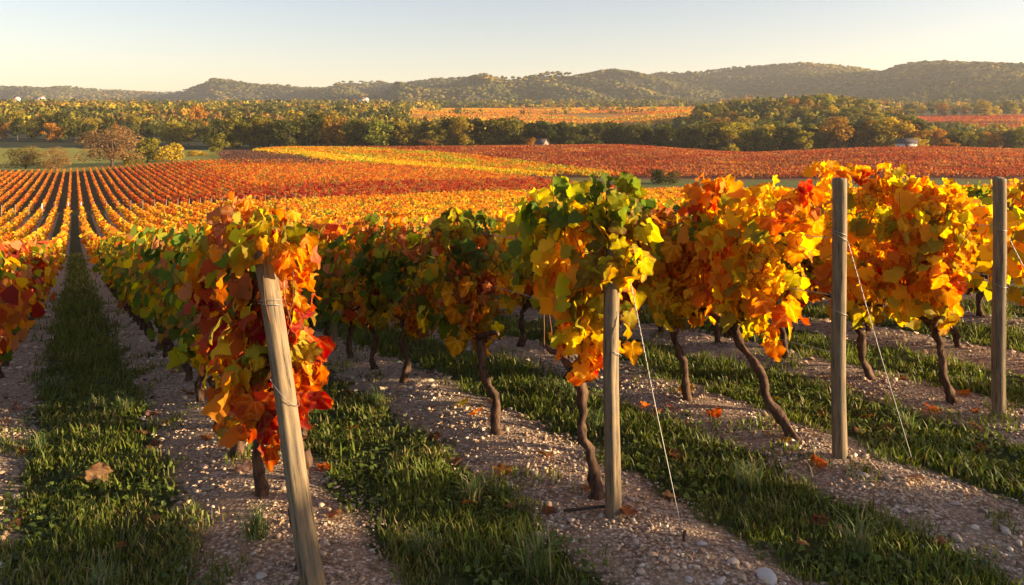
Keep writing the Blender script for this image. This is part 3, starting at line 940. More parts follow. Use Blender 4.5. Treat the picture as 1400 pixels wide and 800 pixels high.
def row_phrase(row):
    if row in ROWNAME: return 'the ' + ROWNAME[row]
    if row < 0: return f'the {ORD[-row - 1]} row past the lane row'
    return f'the {ORD[row - 5]} row behind the knotty dark post'
row_range = range(-12, 62)
stuff_parts = []
for row in row_range:
    u = U0 + US * row
    v_start = ENDV.get(row, None)
    if v_start is None:
        v_start = 4.0 if row > 10 else 20.0
    parts = []
    vend = 141.0
    # right-hand rows stop at the green strip
    vmax = (158 - u * PY_) / DY
    vend = min(vend, vmax)
    for (a, b, s, dens, pal) in ((0, 32, .20, 62, 'mixed'), (32, 62, .25, 36, 'far_gold'), (62, 145, .30, 24, 'far_gold')):
        lo, hi = max(a, v_start), min(b, vend)
        if hi > lo:
            r = row_strip(u, lo, hi, pal, s, dens, seed=9000 + row * 5 + a)
            if r: parts.append(r)
    if not parts: continue
    V, F, C = cat(parts)
    x0, y0 = uv2xy(u, v_start + 1)
    if row <= 24:
        root = thing('vine_row', f'golden vine row down the slope, continuing {row_phrase(row)}', 'vine row', (x0, y0, g1(x0, y0)), 0, 'golden vine rows down the slope')
        obj('foliage', mesh_np('foliage', V - np.array([x0, y0, g1(x0, y0)]), F, C), M['row_mass'], root, kind='stuff')
        # end post by the track
        ex, ey = uv2xy(u, vend + .3)
        mb = MB(); mb.tube([(0, 0, -.2), (0, 0, 1.65)], [0.06, 0.055], 6)
        obj('end_post', mb.mesh('end_post'), M['post'], root, loc=(ex - x0, ey - y0, g1(ex, ey) - g1(x0, y0)))
    else:
        stuff_parts.append((V, F, C))
V, F, C = cat(stuff_parts)
tag(obj('vineyard_slope', mesh_np('vineyard_slope', V, F, C), M['row_mass'], kind='stuff'), 'dense golden orange vineyard filling the slope behind the near posts', 'vineyard')

# the red block beyond the track
stuff_parts = []
WHITE_ENDS = (-3, 0)
for row in range(-24, 62):
    u = U0 + US * row
    vend = 303.0
    if row > 28: vend = 303.0 - (row - 28) * 1.3
    vd = 147.0 + (max(0, row - 4) * 2.2 if row < 22 else 40)     # foot of the rise: shade of the dip put into the leaf colour
    segs = [(147.0, vd, 'far_shaded'), (vd, vend, 'far_orange' if (row < 6 or row > 20) else 'far_red')]
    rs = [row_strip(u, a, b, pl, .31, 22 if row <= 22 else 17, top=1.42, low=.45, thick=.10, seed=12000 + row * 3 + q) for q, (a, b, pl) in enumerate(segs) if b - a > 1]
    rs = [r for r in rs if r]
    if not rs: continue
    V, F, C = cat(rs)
    if row <= 22:
        x0, y0 = uv2xy(u, 147)
        root = thing('vine_row', f'red row across the track, aligned with {row_phrase(row)}', 'vine row', (x0, y0, g1(x0, y0)), 0, 'red vine rows in the valley')
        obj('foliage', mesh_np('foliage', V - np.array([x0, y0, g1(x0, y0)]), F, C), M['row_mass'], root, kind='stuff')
        ex, ey = uv2xy(u, 146.3)
        mb = MB(); mb.tube([(0, 0, -.2), (0, 0, 1.8)], [0.09, 0.08], 6)
        obj('end_post', mb.mesh('end_post'), M['white_paint'] if row in (-2, 0, 1) else M['post'], root, loc=(ex - x0, ey - y0, g1(ex, ey) - g1(x0, y0)))
    else:
        stuff_parts.append((V, F, C))
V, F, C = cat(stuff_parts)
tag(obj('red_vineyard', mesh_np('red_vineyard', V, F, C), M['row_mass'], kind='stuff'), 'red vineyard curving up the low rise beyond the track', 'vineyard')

# patchwork on the rise: dark bare vines, yellow stripe, orange, big red field
def field(name, label, rows_uv, pal_fn, seed, s=.55, dens=8, inside=None, gap=.05):
    parts = []
    rg = np.random.default_rng(seed)
    for k, (y_row, xa, xb) in enumerate(rows_uv):
        n = int((xb - xa) * dens)
        if n < 3: continue
        x = rg.uniform(xa, xb, n); y = y_row + rg.normal(0, .16, n) + 0.10 * x
        ok = inside(x, y) & (px_of(x, y) > -40) & (px_of(x, y) < 1440)
        x, y = x[ok], y[ok]
        n = len(x)
        if n < 3: continue
        q = rg.beta(1.4, .9, n)
        z = G(x, y) + .4 + 1.2 * q
        R = rot_from(np.abs(rg.normal(0, 1, (n, 3))) * np.array([1, 1, .8]) * rg.choice([-1, 1], (n, 3)) * np.array([1, 1, 1]), rg.normal(0, 1, (n, 3)))
        c = pal_fn(rg, x, y)
        parts.append(scatter(Q_V, Q_F, np.stack([x, y, z], 1), R, s * np.clip(rg.normal(1, .25, n), .5, 1.6), c))
    V, F, C = cat(parts)
    return tag(obj(name, mesh_np(name, V, F, C), M['row_mass'], kind='stuff'), label, 'vineyard')

def iy(x, y):      # where the ground point shows, for laying the fields out on the rise
    return px_of(x, y)
def in_purple(x, y):
    p = px_of(x, y); return (p > 296 + (330 - y) * .25) & (p < 395 + (330 - y) * .9) & (y > 268) & (y < 338)
def in_yellow(x, y):
    p = px_of(x, y)
    near = np.interp(p, [345, 370, 420, 520, 620, 700, 760], [352, 322, 300, 275, 255, 238, 232]); farb = np.interp(p, [345, 380, 420, 520, 620, 700, 760], [356, 348, 330, 300, 276, 252, 236])
    return (p > 345) & (p < 760) & (y > near) & (y < farb)
def in_olive(x, y):
    p = px_of(x, y)
    lo = np.interp(p, [345, 380, 420, 520, 620, 700, 800], [362, 350, 332, 302, 278, 254, 236]); hi = np.interp(p, [345, 400, 520, 620, 720, 860], [362, 398, 372, 330, 290, 236])
    return (p > 346) & (p < 860) & (y > lo) & (y < hi)
def in_red(x, y):
    p = px_of(x, y)
    lo = np.interp(p, [345, 400, 520, 620, 720, 860], [364, 400, 374, 332, 292, 236])
    return (p > 440) & (y > np.maximum(lo, 234)) & (y < 396)
rows_all = [(yy, -150.0, 300.0) for yy in np.arange(215, 430, 1.9)]
def clip_rows(pa, pb):
    return [(yy, max(-150., (pa - 700) / FPX * yy - 8), min(330., (pb - 700) / FPX * yy + 8)) for yy, _, _ in rows_all]
field('bare_vineyard', 'dark purplish leafless vines on the rise beside the yellow stripe', clip_rows(285, 480), lambda rg, x, y: pal_field('far_purple', fbm(x / 9, y / 5, 3) + rg.normal(0, .06, len(x)), rg, .10), 21, s=.38, dens=5, inside=in_purple)
field('yellow_vineyard', 'bright yellow stripe of vines slanting down the rise', clip_rows(340, 770), lambda rg, x, y: pal_field('far_yellow', fbm(x / 9, y / 5, 3) + rg.normal(0, .06, len(x)), rg, .10), 22, dens=9, inside=in_yellow)
field('olive_vineyard', 'mottled orange and olive vines above the yellow stripe', clip_rows(340, 870), lambda rg, x, y: pal_field('far_olive', fbm(x / 9, y / 5, 3) + rg.normal(0, .06, len(x)), rg, .10), 23, dens=9, inside=in_olive)
field('red_hill_vineyard', 'broad red vineyard over the hill in front of the woods', clip_rows(430, 1440),
      lambda rg, x, y: pal_field('hill_red', fbm(x / 9, y / 5, 3) + rg.normal(0, .06, len(x)), rg, .10) * (0.75 + 0.5 * fbm(x / 26, y / 9, 3))[:, None], 24, s=.66, dens=4.6, inside=in_red)

def plateau_field(name, label, pa, pb, Ya, Yb, n, pal, seed, ang, hole=None):
    rg = np.random.default_rng(seed)
    px = rg.uniform(pa, pb, n); Y = np.sqrt(rg.uniform(Ya ** 2, Yb ** 2, n))
    x, y = at_px(px, Y)
    w = x * math.cos(ang) + y * math.sin(ang)
    w2 = np.round(w / 4.2) * 4.2
    x = x + (w2 - w) * math.cos(ang) + rg.normal(0, .4, n); y = y + (w2 - w) * math.sin(ang) + rg.normal(0, .4, n)
    patch = fbm(x / 110 + seed, y / 70, 2)
    k = (patch > .36)
    x, y, patch = x[k], y[k], patch[k]; n = len(x)
    z = G(x, y) + rg.uniform(.3, 1.7, n)
    R = rot_from(rg.normal(0, 1, (n, 3)), rg.normal(0, 1, (n, 3)))
    c = pal_field(pal, fbm(x / 60, y / 25, 3) + rg.normal(0, .06, n), rg, .08) * (.7 + .9 * (patch[:, None] - .3))
    V, F, C = scatter(Q_V, Q_F, np.stack([x, y, z], 1), R, rg.uniform(1.0, 1.9, n), c)
    tag(obj(name, mesh_np(name, V, F, C), M['row_mass'], kind='stuff'), label, 'vineyard')
plateau_field('plateau_vineyard', 'orange vineyard on the plateau between the woods and the hills', 560, 985, 720, 1345, 26000, 'far_gold', 51, .25)
plateau_field('red_slope_vineyard', 'red vineyard slope beyond the wooded knoll under the dark ridge', 1226, 1440, 640, 925, 15000, 'hill_red', 52, .2)

# ------------------------------------------------------------------ posts, guy wires, trellis wires
def post_mesh(h, r0, r1, seed, chamfer=0.008):
    """split round post: drying cracks run up it, the top is sawn a little askew and chipped"""
    r = np.random.default_rng(seed)
    zs = [-0.25] + list(np.linspace(0, h - .03, 13)) + [h - chamfer, h]
    S = 26
    prof = 1 + 0.035 * np.sin(np.arange(S) * 2 * math.pi / S * 2 + r.uniform(0, 6)) + r.normal(0, .012, S)
    cracks = [(r.integers(S), r.uniform(-.2, .4), r.uniform(.5, 1.1), r.uniform(.12, .24)) for _ in range(4)]
    rad = []
    for z in zs:
        f = max(z, 0) / h
        row = (r0 + (r1 - r0) * f) * prof * (1 + r.normal(0, .012, S)) * (1 + .02 * math.sin(5 * z + seed))
        for c, za, zb, dep in cracks:
            if za < f < zb: row[(c + int(2 * f)) % S] *= 1 - dep
        if z == h: row *= .88
        rad.append(row)
    pts = [(0.008 * math.sin(z * 3 + seed), 0.008 * math.cos(z * 2.3 + seed), z) for z in zs]
    V, F, T = tube(pts, np.array(rad), S)
    top = V[:, 2] > h - .02
    V[top, 2] += V[top, 0] * r.uniform(-.25, .25) + V[top, 1] * r.uniform(-.2, .2) + r.normal(0, .0025, top.sum())
    return mesh_np('post', V, [F, T], smooth=False)
def ring_wire(z, r, tilt, seed):
    pts = [((r) * math.cos(a), r * math.sin(a), z + tilt * math.cos(a + seed)) for a in np.linspace(0, 2 * math.pi, 17)]
    V, F, T = tube(pts, 0.0022, 4)
    return mesh_np('wire_loop', V, [F, T])
def end_post(label, u, v, h, r0, r1, seed, rot=(0, 0, 0), loops=()):
    x, y = uv2xy(u, v)
    root = thing('vine_post', label, 'post', (x, y, g1(x, y)), 0, 'end posts of the vine rows')
    root.rotation_euler = rot
    sh = obj('shaft', post_mesh(h, r0, r1, seed), M['post'], root)
    for z, t in loops:
        obj('wire_loop', ring_wire(z, r0 + .004, t, seed), M['wire'], sh)
    return root
def lean_rot(a, h, b=0.0):
    """lean by a metres along the row and b across it over height h"""
    return Vector((DX * a + PX_ * b, DY * a + PY_ * b, h)).to_track_quat('Z', 'Y').to_euler()
p1 = end_post('leaning weathered wooden post wound with wire beside red and orange leaves', U0 + US, 3.90, 1.70, .060, .054, 1, lean_rot(.48, 1.6, -.15), [(1.42, .02), (0.98, .10), (1.44, .012)])
p2 = end_post('upright wooden end post wrapped in yellow leaves at its top', U0 + 2 * US - .05, 3.86, 1.93, .050, .046, 2, (0, 0, 0), [(1.45, .02), (.95, .03)])
p3 = end_post('tall bare wooden end post with a guy wire slanting down', U0 + 3 * US, 3.76, 1.93, .050, .047, 3, (0, 0, 0), [(1.55, .02), (1.0, .02), (1.52, .03)])
p4 = end_post('knotty dark wooden end post standing before deep gold leaves', U0 + 4 * US, 3.70, 1.90, .050, .047, 4, (0, 0, 0), [(1.5, .02), (1.05, .02)])
# posts within the rows
for row, vs in {0: (9.6, 15.6, 21.6, 27.6), 1: (9.7, 15.7, 21.7, 27.7), 2: (9.85, 15.8), 3: (9.7, 15.7), 4: (9.6,), 5: (9.7,), 6: (9.7,)}.items():
    for k, v in enumerate(vs):
        x, y = uv2xy(U0 + US * row + .02, v)
        nm = ROWNAME.get(row)
        lab = (f'{ORD[k]} slim grey intermediate post among leaves, {nm}') if nm else 'slim grey post in the rows behind the knotty dark post'
        root = thing('row_post', lab, 'post', (x, y, g1(x, y)), 0, 'intermediate posts in the rows')
        obj('shaft', post_mesh(1.46, .036, .034, 40 + row * 5 + k), M['post'], root)

def wire_obj(name, pts, r, label, group, sides=4):
    V, F, T = tube(pts, r, sides)
    o0 = np.array(pts[0])
    o = obj(name, mesh_np(name, V - o0, [F, T]), M['wire'], loc=tuple(o0))
    return tag(o, label, 'wire', group)
for row in range(0, 6):
    u = U0 + US * row
    for z, word in ((0.72, 'lowest'), (1.12, 'middle'), (1.52, 'top')):
        pts = []
        vv0 = {1: 4.15 - .25 + .29 * z, 2: 3.84, 3: 3.76, 4: 3.70}.get(row, 3.8)
        for v in np.concatenate([[vv0], np.arange(5.0, 30.1, 1.5)]):
            x, y = uv2xy(u, v)
            pts.append((x, y, g1(x, y) + z + 0.012 * math.sin(v * 1.1)))
        nm = ROWNAME.get(row, 'row just behind the knotty dark post')
        wire_obj('trellis_wire', pts, 0.0022, f'thin steel trellis wire, {word} of three, {nm}', 'trellis wires')

def guy(label, top, bot, chain=False):
    top = np.array(top); bot = np.array(bot)
    root = thing('guy_wire', label, 'wire', tuple(bot), 0, 'guy wires of the end posts')
    L = np.linalg.norm(top - bot); n = max(2, int(L / 0.03))
    tt = np.linspace(0, 1, 40)
    wob = [(0.001 * math.sin(9 * t), 0.001 * math.cos(7 * t), -.012 * math.sin(3.14 * t)) for t in tt]
    pts = [(top - bot) * t + np.array(w) for t, w in zip(tt, wob)]
    V, F, T = tube(pts, 0.0024, 5)
    obj('strand', mesh_np('strand', V, [F, T]), M['wire'], root)
    V, F, T = tube([(0, 0, -.12), (0, 0, .03), (.008, 0, .06)], [.008, .008, .006], 6)
    obj('anchor_rod', mesh_np('anchor_rod', V, [F, T]), M['rust'], root)
    # twisted tail round the strand
    q = np.linspace(.55, .97, 60)
    pts = [(top - bot) * t + np.array((0.0045 * math.sin(t * 190), 0.0045 * math.cos(t * 190), -.012 * math.sin(3.14 * t))) for t in q]
    V, F, T = tube(pts, 0.0014, 4)
    obj('twist', mesh_np('twist', V, [F, T]), M['wire'], root)
def post_xy(row, v):
    return uv2xy(U0 + US * row, v)
for row, v, h, off, lab in ((2, 3.84, 1.40, (0.30, -0.34), 'twisted guy wire beside the leaf-wrapped post'), (3, 3.76, 1.50, (0.50, -0.04), 'taut guy wire slanting from the tall bare post to the gravel'),
                       (4, 3.70, 1.45, (0.75, -0.15), 'guy wire slanting away from the knotty dark post')):
    x, y = post_xy(row, v)
    bx, by = x + off[0], y + off[1]
    guy(lab, (x + .05, y - .02, g1(x, y) + h), (bx, by, g1(bx, by)))
# dark iron stake lying by the leaf-wrapped post, loose sprig on the trunk
x, y = post_xy(2, 3.80)
mb = MB(); mb.tube([(-.32, -.02, .02), (-.1, .0, .035), (.05, .02, .03)], [.010, .011, .009], 6)
tag(obj('iron_stake', mb.mesh('iron_stake', True), M['rust'], loc=(x - .04, y + .05, g1(x - .1, y + .05))), 'dark iron stake lying on the gravel beside the leaf-wrapped post', 'stake')

# ------------------------------------------------------------------ grass
def build_grass():
    rg = np.random.default_rng(5)
    parts = []
    # candidate points by distance band: (r0, r1, blades per m2, blade height, width)
    for (ya, yb, dens, hh, ww, segs) in ((2.4, 5.2, 5000, .034, .0038, 2), (5.2, 8.0, 2400, .040, .0056, 2), (8.0, 13, 1500, .055, .008, 1), (13, 24, 420, .09, .016, 1), (24, 60, 70, .10, .035, 1)):
        xa, xb = -0.88 * yb, 0.88 * yb
        n = int((xb - xa) * (yb - ya) * dens)
        x = rg.uniform(xa, xb, n); y = rg.uniform(ya, yb, n)
        px = px_of(x, y)
        u, v = xy2uv(x, y)
        t = np.abs(((u - U0) / US + 0.5) % 1.0 - 0.5) * US
        edge = t + (fbm(x * 1.6, y * 1.6, 3) - .5) * .55 + (fbm(x * 7, y * 7, 2) - .5) * .25
        clump = fbm(x * 3.2 + 40, y * 3.2, 3)
        keep = (px > -230) & (px < 1630) & (edge > 0.46 + rg.normal(0, .03, n)) & (rg.random(n) < np.clip((clump - .22) * 2.6, .08, 1))
        # stray tufts on the gravel
        stray = (px > -230) & (px < 1630) & (fbm(x * 2.1 + 9, y * 2.1 + 4, 3) > .67) & (rg.random(n) < .35)
        keep |= stray
        x, y, clump = x[keep], y[keep], clump[keep]
        n = len(x)
        z = G(x, y)
        h = hh * np.clip(rg.lognormal(0, .42, n), .3, 2.6) * (0.55 + 1.0 * clump)
        ang = rg.uniform(0, 2 * math.pi, n)
        lean = rg.uniform(.15, 1.0, n) * h
        wd = ww * rg.uniform(.6, 1.4, n)
        dx, dy = np.cos(ang), np.sin(ang)
        sx, sy = -dy * wd, dx * wd
        b0 = np.stack([x - sx, y - sy, z - .008], 1); b1 = np.stack([x + sx, y + sy, z - .008], 1)
        tip = np.stack([x + dx * lean, y + dy * lean, z + h], 1)
        col = np.array([0.120, 0.148, 0.019]) * (1 + rg.normal(0, .28, (n, 1))) * (1 + rg.normal(0, .08, (n, 3)))
        yel = rg.random(n) < .10 + .22 * (fbm(x * 1.1 + 60, y * 1.1, 2) > .58)
        col[yel] = np.array([0.24, 0.20, 0.07]) * (1 + rg.normal(0, .2, (int(yel.sum()), 1)))
        big = fbm(x * .8 + 3, y * .8, 2)[:, None]
        col = np.clip(col * (0.7 + .6 * big), .004, .6)
        if segs == 2:
            m0 = np.stack([x - sx * .8 + dx * lean * .38, y - sy * .8 + dy * lean * .38, z + h * .62], 1)
            m1 = np.stack([x + sx * .8 + dx * lean * .38, y + sy * .8 + dy * lean * .38, z + h * .62], 1)
            V = np.stack([b0, b1, m1, m0, tip], 1).reshape(-1, 3)
            o = np.arange(n)[:, None] * 5
            F = np.concatenate([o + np.array([[0, 1, 2]]), o + np.array([[0, 2, 3]]), o + np.array([[3, 2, 4]])])
            C = np.repeat(col, 5, 0)
        else:
            V = np.stack([b0, b1, tip], 1).reshape(-1, 3)
            F = np.arange(n)[:, None] * 3 + np.array([[0, 1, 2]])
            C = np.repeat(col, 3, 0)
        parts.append((V, F, C))
    # broad-leaved weeds and clover among the grass
    n = 46000
    y = 2.8 + 9.4 * rg.random(n) ** 1.4; x = rg.uniform(-.86, .86, n) * y
    u, v = xy2uv(x, y)
    t = np.abs(((u - U0) / US + 0.5) % 1.0 - 0.5) * US
    patch = fbm(x * 1.3 + 70, y * 1.3 + 20, 3)
    k = (t + (fbm(x * 2, y * 2, 2) - .5) * .5 > .46) & (patch > .47)
    x, y = x[k], y[k]; n = len(x)
    z = G(x, y) + rg.uniform(.005, .055, n)
    nr = rg.normal(0, .45, (n, 3)); nr[:, 2] = 1
    R = rot_from(nr, rg.normal(0, 1, (n, 3)))
    col = np.clip(np.array([0.104, 0.145, 0.023]) * (1 + rg.normal(0, .28, (n, 1))), .004, .5)
    parts.append(scatter(LO_V, LO_F, np.stack([x, y, z], 1), R, rg.uniform(.016, .042, n), col))
    # coarse tufts
    for k in range(46):
        yy = rg.uniform(3.7, 9); xx = rg.uniform(-.62, .62) * yy
        if k == 0: xx, yy = at_px(735, 4.15)
        if k == 1: xx, yy = at_px(1175, 4.3)
        if k == 2: xx, yy = at_px(350, 4.5)
        uu, vv = xy2uv(xx, yy)
        tt = abs(((uu - U0) / US + .5) % 1 - .5) * US
        if tt < .42 and k > 2: continue
        m = int(rg.integers(50, 110))
        sc = 1.5 if k < 2 else 1.0
        ang = rg.uniform(0, 6.28, m); h = rg.uniform(.08, .20, m) * sc; ln = rg.uniform(.03, .16, m) * sc
        bx = xx + rg.normal(0, .03, m); by = yy + rg.normal(0, .03, m); bz = G(bx, by)
        dx, dy = np.cos(ang), np.sin(ang); w = rg.uniform(.002, .004, m)
        P0 = np.stack([bx - dy * w * -1, by - dx * w, bz - .01], 1); P1 = np.stack([bx + dy * w * -1, by + dx * w, bz - .01], 1)
        M0 = np.stack([bx + dx * ln * .4 + dy * w, by + dy * ln * .4 - dx * w, bz + h * .7], 1); M1 = np.stack([bx + dx * ln * .4 - dy * w, by + dy * ln * .4 + dx * w, bz + h * .7], 1)
        Tp = np.stack([bx + dx * ln, by + dy * ln, bz + h * rg.uniform(.75, 1.0, m)], 1)
        V = np.stack([P0, P1, M1, M0, Tp], 1).reshape(-1, 3)
        o = np.arange(m)[:, None] * 5
        F = np.concatenate([o + np.array([[0, 1, 2]]), o + np.array([[0, 2, 3]]), o + np.array([[3, 2, 4]])])
        col = np.clip(np.array([0.11, 0.16, 0.045]) * (1 + rg.normal(0, .2, (m, 1))), .01, .5)
        dry = rg.random(m) < .2; col[dry] = (0.30, 0.25, 0.13)
        parts.append((V, F, np.repeat(col, 5, 0)))
    V, F, C = cat(parts)
    o = obj('lane_grass', mesh_np('lane_grass', V, F, C), M['grass'], kind='stuff')
    tag(o, 'dark green grass and clover growing in the lanes between rows', 'grass')
build_grass()

# ------------------------------------------------------------------ gravel, loose stones, fallen leaves
_ico_v = []
_g = (1 + 5 ** .5) / 2
for a in (-1, 1):
    for b in (-_g, _g):
        _ico_v += [(0, a, b), (a, b, 0), (b, 0, a)]
_ico_v = np.array(_ico_v) / math.hypot(1, _g)
from itertools import combinations
_d = np.linalg.norm(_ico_v[:, None] - _ico_v[None], axis=2); _el = 1.05148
_ico_f = []
for a, b, c in combinations(range(12), 3):
    if abs(_d[a, b] - _el) < .01 and abs(_d[b, c] - _el) < .01 and abs(_d[a, c] - _el) < .01:
        nrm = np.cross(_ico_v[b] - _ico_v[a], _ico_v[c] - _ico_v[a])
        _ico_f.append((a, b, c) if nrm @ _ico_v[a] > 0 else (a, c, b))
_ico_f = np.array(_ico_f)
_oct_v = np.array([(1, 0, 0), (0, 1, 0), (-1, 0, 0), (0, -1, 0), (0, 0, 1), (0, 0, -1)], float)
_oct_f = np.array([(0, 1, 4), (1, 2, 4), (2, 3, 4), (3, 0, 4), (1, 0, 5), (2, 1, 5), (3, 2, 5), (0, 3, 5)])
def stone_cols(rg, n):
    base = np.array([(0.50, 0.36, 0.24), (0.56, 0.44, 0.31), (0.39, 0.25, 0.155), (0.26, 0.18, 0.125), (0.64, 0.56, 0.45), (0.34, 0.275, 0.21)])
    k = rg.choice(6, n, p=[.28, .22, .18, .12, .10, .10])
    return np.clip(base[k] * (1 + rg.normal(0, .14, (n, 1))), .03, .75)
def build_gravel():
    rg = np.random.default_rng(8)
    parts = []
    for (ya, yb, dens, s0) in ((2.6, 5.0, 1600, .0068), (5.0, 7.5, 1050, .0088), (7.5, 11, 330, .012), (11, 20, 60, .018)):
        n = int(1.76 * yb * (yb - ya) * dens)
        x = rg.uniform(-.88 * yb, .88 * yb, n); y = rg.uniform(ya, yb, n)
        px = px_of(x, y); u, v = xy2uv(x, y)
        t = np.abs(((u - U0) / US + .5) % 1 - .5) * US
        d = t + (fbm(x * 1.6, y * 1.6, 3) - .5) * .55
        k = (px > -230) & (px < 1630) & (d < .47) & (rg.random(n) < np.clip((fbm(x * 2.4 + 31, y * 2.4, 3) - .25) * 2.4, .1, 1))
        x, y = x[k], y[k]; n = len(x)
        s = s0 * np.clip(rg.lognormal(0, .5, n), .35, 3.6)
        z = G(x, y) + s * .25
        nr = rg.normal(0, .3, (n, 3)); nr[:, 2] = 1
        R = rot_from(nr, rg.normal(0, 1, (n, 3)))
        sv = np.stack([s * rg.uniform(.8, 1.4, n), s * rg.uniform(.7, 1.1, n), s * rg.uniform(.4, .75, n)], 1)
        tv = _ico_v * (1 + rg.normal(0, .12, (12, 1)))
        cols = stone_cols(rg, n)
        for q in range(6):
            m = np.arange(n) % 6 == q
            tv = _ico_v * (1 + rg.normal(0, .26, (12, 1)))
            tf = _ico_f
            if ya > 4.9:
                tv = _oct_v * 1.1 + rg.normal(0, .18, (6, 3)); tf = _oct_f[:4] if ya > 7 else _oct_f
            parts.append(scatter(tv, tf, np.stack([x, y, z], 1)[m], R[m], sv[m], cols[m]))
    V, F, C = cat(parts)
    o = obj('gravel', mesh_np('gravel', V, F, C), M['gravel'], kind='stuff')
    tag(o, 'pinkish gravel and small stones under the vine rows', 'gravel')
build_gravel()

def stone_mesh(seed):
    r = np.random.default_rng(seed)
    bm_v = _ico_v.copy()
    # one subdivision, flattened and chipped
    V = list(bm_v); F = []; cache = {}
    def mid(a, b):
        k = (min(a, b), max(a, b))
        if k not in cache:
            p = V[a] + V[b]; V.append(p / np.linalg.norm(p)); cache[k] = len(V) - 1
        return cache[k]
    for a, b, c in _ico_f:
        ab, bc, ca = mid(a, b), mid(b, c), mid(c, a)
        F += [(a, ab, ca), (ab, b, bc), (ca, bc, c), (ab, bc, ca)]
    V = np.array(V)
    for _ in range(5):
        n = r.normal(0, 1, 3); n /= np.linalg.norm(n)
        dd = V @ n; lim = r.uniform(.55, .8)
        V -= np.clip(dd - lim, 0, None)[:, None] * n
    V *= 1 + r.normal(0, .03, (len(V), 1))
    return mesh_np('stone', V, np.array(F))
def gpt(px, py):
    """ground point that the photograph shows at (px,py) on the near headland"""
    Y = CAMZ * FPX / (py - HZ)
    for _ in range(12):
        x, y = at_px(px, Y)
        Y = (CAMZ - g1(x, y)) * FPX / (py - HZ)
    return at_px(px, Y)
STONES = [(1048, 792, .050, (.62, .58, .54), 'large chalky white stone on the gravel at the track edge'),
          (1003, 770, .030, (.50, .42, .36), 'small pale stone beside the large chalky white stone'),
          (960, 745, .026, (.52, .46, .42), None), (985, 796, .024, (.55, .50, .46), None), (942, 800 - 6, .022, (.50, .45, .42), None),
          (870, 742, .024, (.48, .38, .32), None), (905, 765, .024, (.44, .33, .27), None), (1048, 622, .030, (.50, .42, .38), None),
          (1180, 652, .030, (.52, .40, .33), None), (1375, 728, .034, (.52, .44, .40), None), (1305, 690, .026, (.45, .36, .31), None),
          (733, 648, .028, (.50, .40, .34), None), (735, 700, .022, (.48, .38, .32), None), (278, 640, .032, (.42, .30, .24), None), (360, 708, .030, (.40, .28, .22), None),
          (357, 790, .028, (.52, .48, .45), None), (1215, 655, .028, (.46, .36, .30), None), (650, 645, .022, (.5, .4, .35), None), (845, 690, .022, (.42, .33, .28), None), (1240, 700, .022, (.5, .44, .4), None)]
SM = [stone_mesh(60 + k) for k in range(6)]
for k, (px, py, s, c, lab) in enumerate(STONES):
    x, y = gpt(px, py)
    o = obj('stone', SM[k % 6], M['stone'], loc=(x, y, g1(x, y) + s * .28), rot=(rnd.uniform(-.2, .2), rnd.uniform(-.2, .2), rnd.uniform(0, 6)), scale=(s * 1.25, s * .95, s * .6))
    o.color = (*c, 1)
    tag(o, lab or 'pale loose stone, bigger than the gravel around it, under the vine rows', 'stone', 'loose stones on the gravel')

FL = [(132, 664, .17, (0.50, 0.30, 0.14), 'big cream and red fallen leaf on the lane grass'), (626, 556, .13, LIME, 'pale yellow fallen leaf at the gravel edge beside the grass'),
      (652, 568, .12, ORA, None), (1124, 714, .12, (.30, .13, .06), 'curled brown fallen leaf in the grass beside the gravel'), (1048, 470, .13, DORA, None), (305, 575, .12, PINK, None), (205, 566, .13, (.42, .26, .18), None),
      (198, 596, .12, (.38, .16, .10), None), (330, 640, .12, (.45, .30, .22), None), (1275, 560, .13, DORA, None), (1310, 540, .13, ORA, None), (940, 540, .13, GOLD, None),
      (975, 565, .13, DORA, None), (440, 640, .11, DORA, None), (210, 712, .09, (.40, .16, .08), None), (752, 625, .11, BRN, None), (1350, 617, .14, BRN, None), (935, 627, .16, (.30, .12, .05), None),
      (1115, 640, .10, DORA, None), (20, 560, .12, (.36, .20, .14), None), (60, 545, .12, BRN, None), (255, 540, .12, BRN, None), (690, 650, .14, BRN, None), (480, 590, .12, DORA, None),
      (590, 600, .11, BRN, None), (1180, 575, .12, RED, None), (1220, 590, .12, BRN, None), (880, 555, .12, ORA, None), (1060, 548, .12, GOLD, None), (640, 690, .10, ORA, None)]
for k in range(70):
    FL.append((rnd.uniform(0, 1400), 500 + 290 * rnd.random() ** 1.5, rnd.uniform(.06, .11), rnd.choice([BRN, (.30, .14, .06), (.22, .10, .05), (.36, .2, .1), (.26, .15, .08), (.45, .28, .12)]), None))
for k, (px, py, s, c, lab) in enumerate(FL):
    x, y = gpt(px, py)
    o = obj('fallen_leaf', LEAF_ME[k % 14], None, loc=(x, y, g1(x, y) + (.05 if k == 0 else .03)), rot=(.75, .1, .25) if k == 0 else (rnd.uniform(-.35, .35), rnd.uniform(-.35, .35), rnd.uniform(0, 6)), scale=(s, s, s))
    o.color = (*c, 1)
    tag(o, lab or 'dried vine leaf lying on the ground under the rows', 'leaf', 'fallen vine leaves')

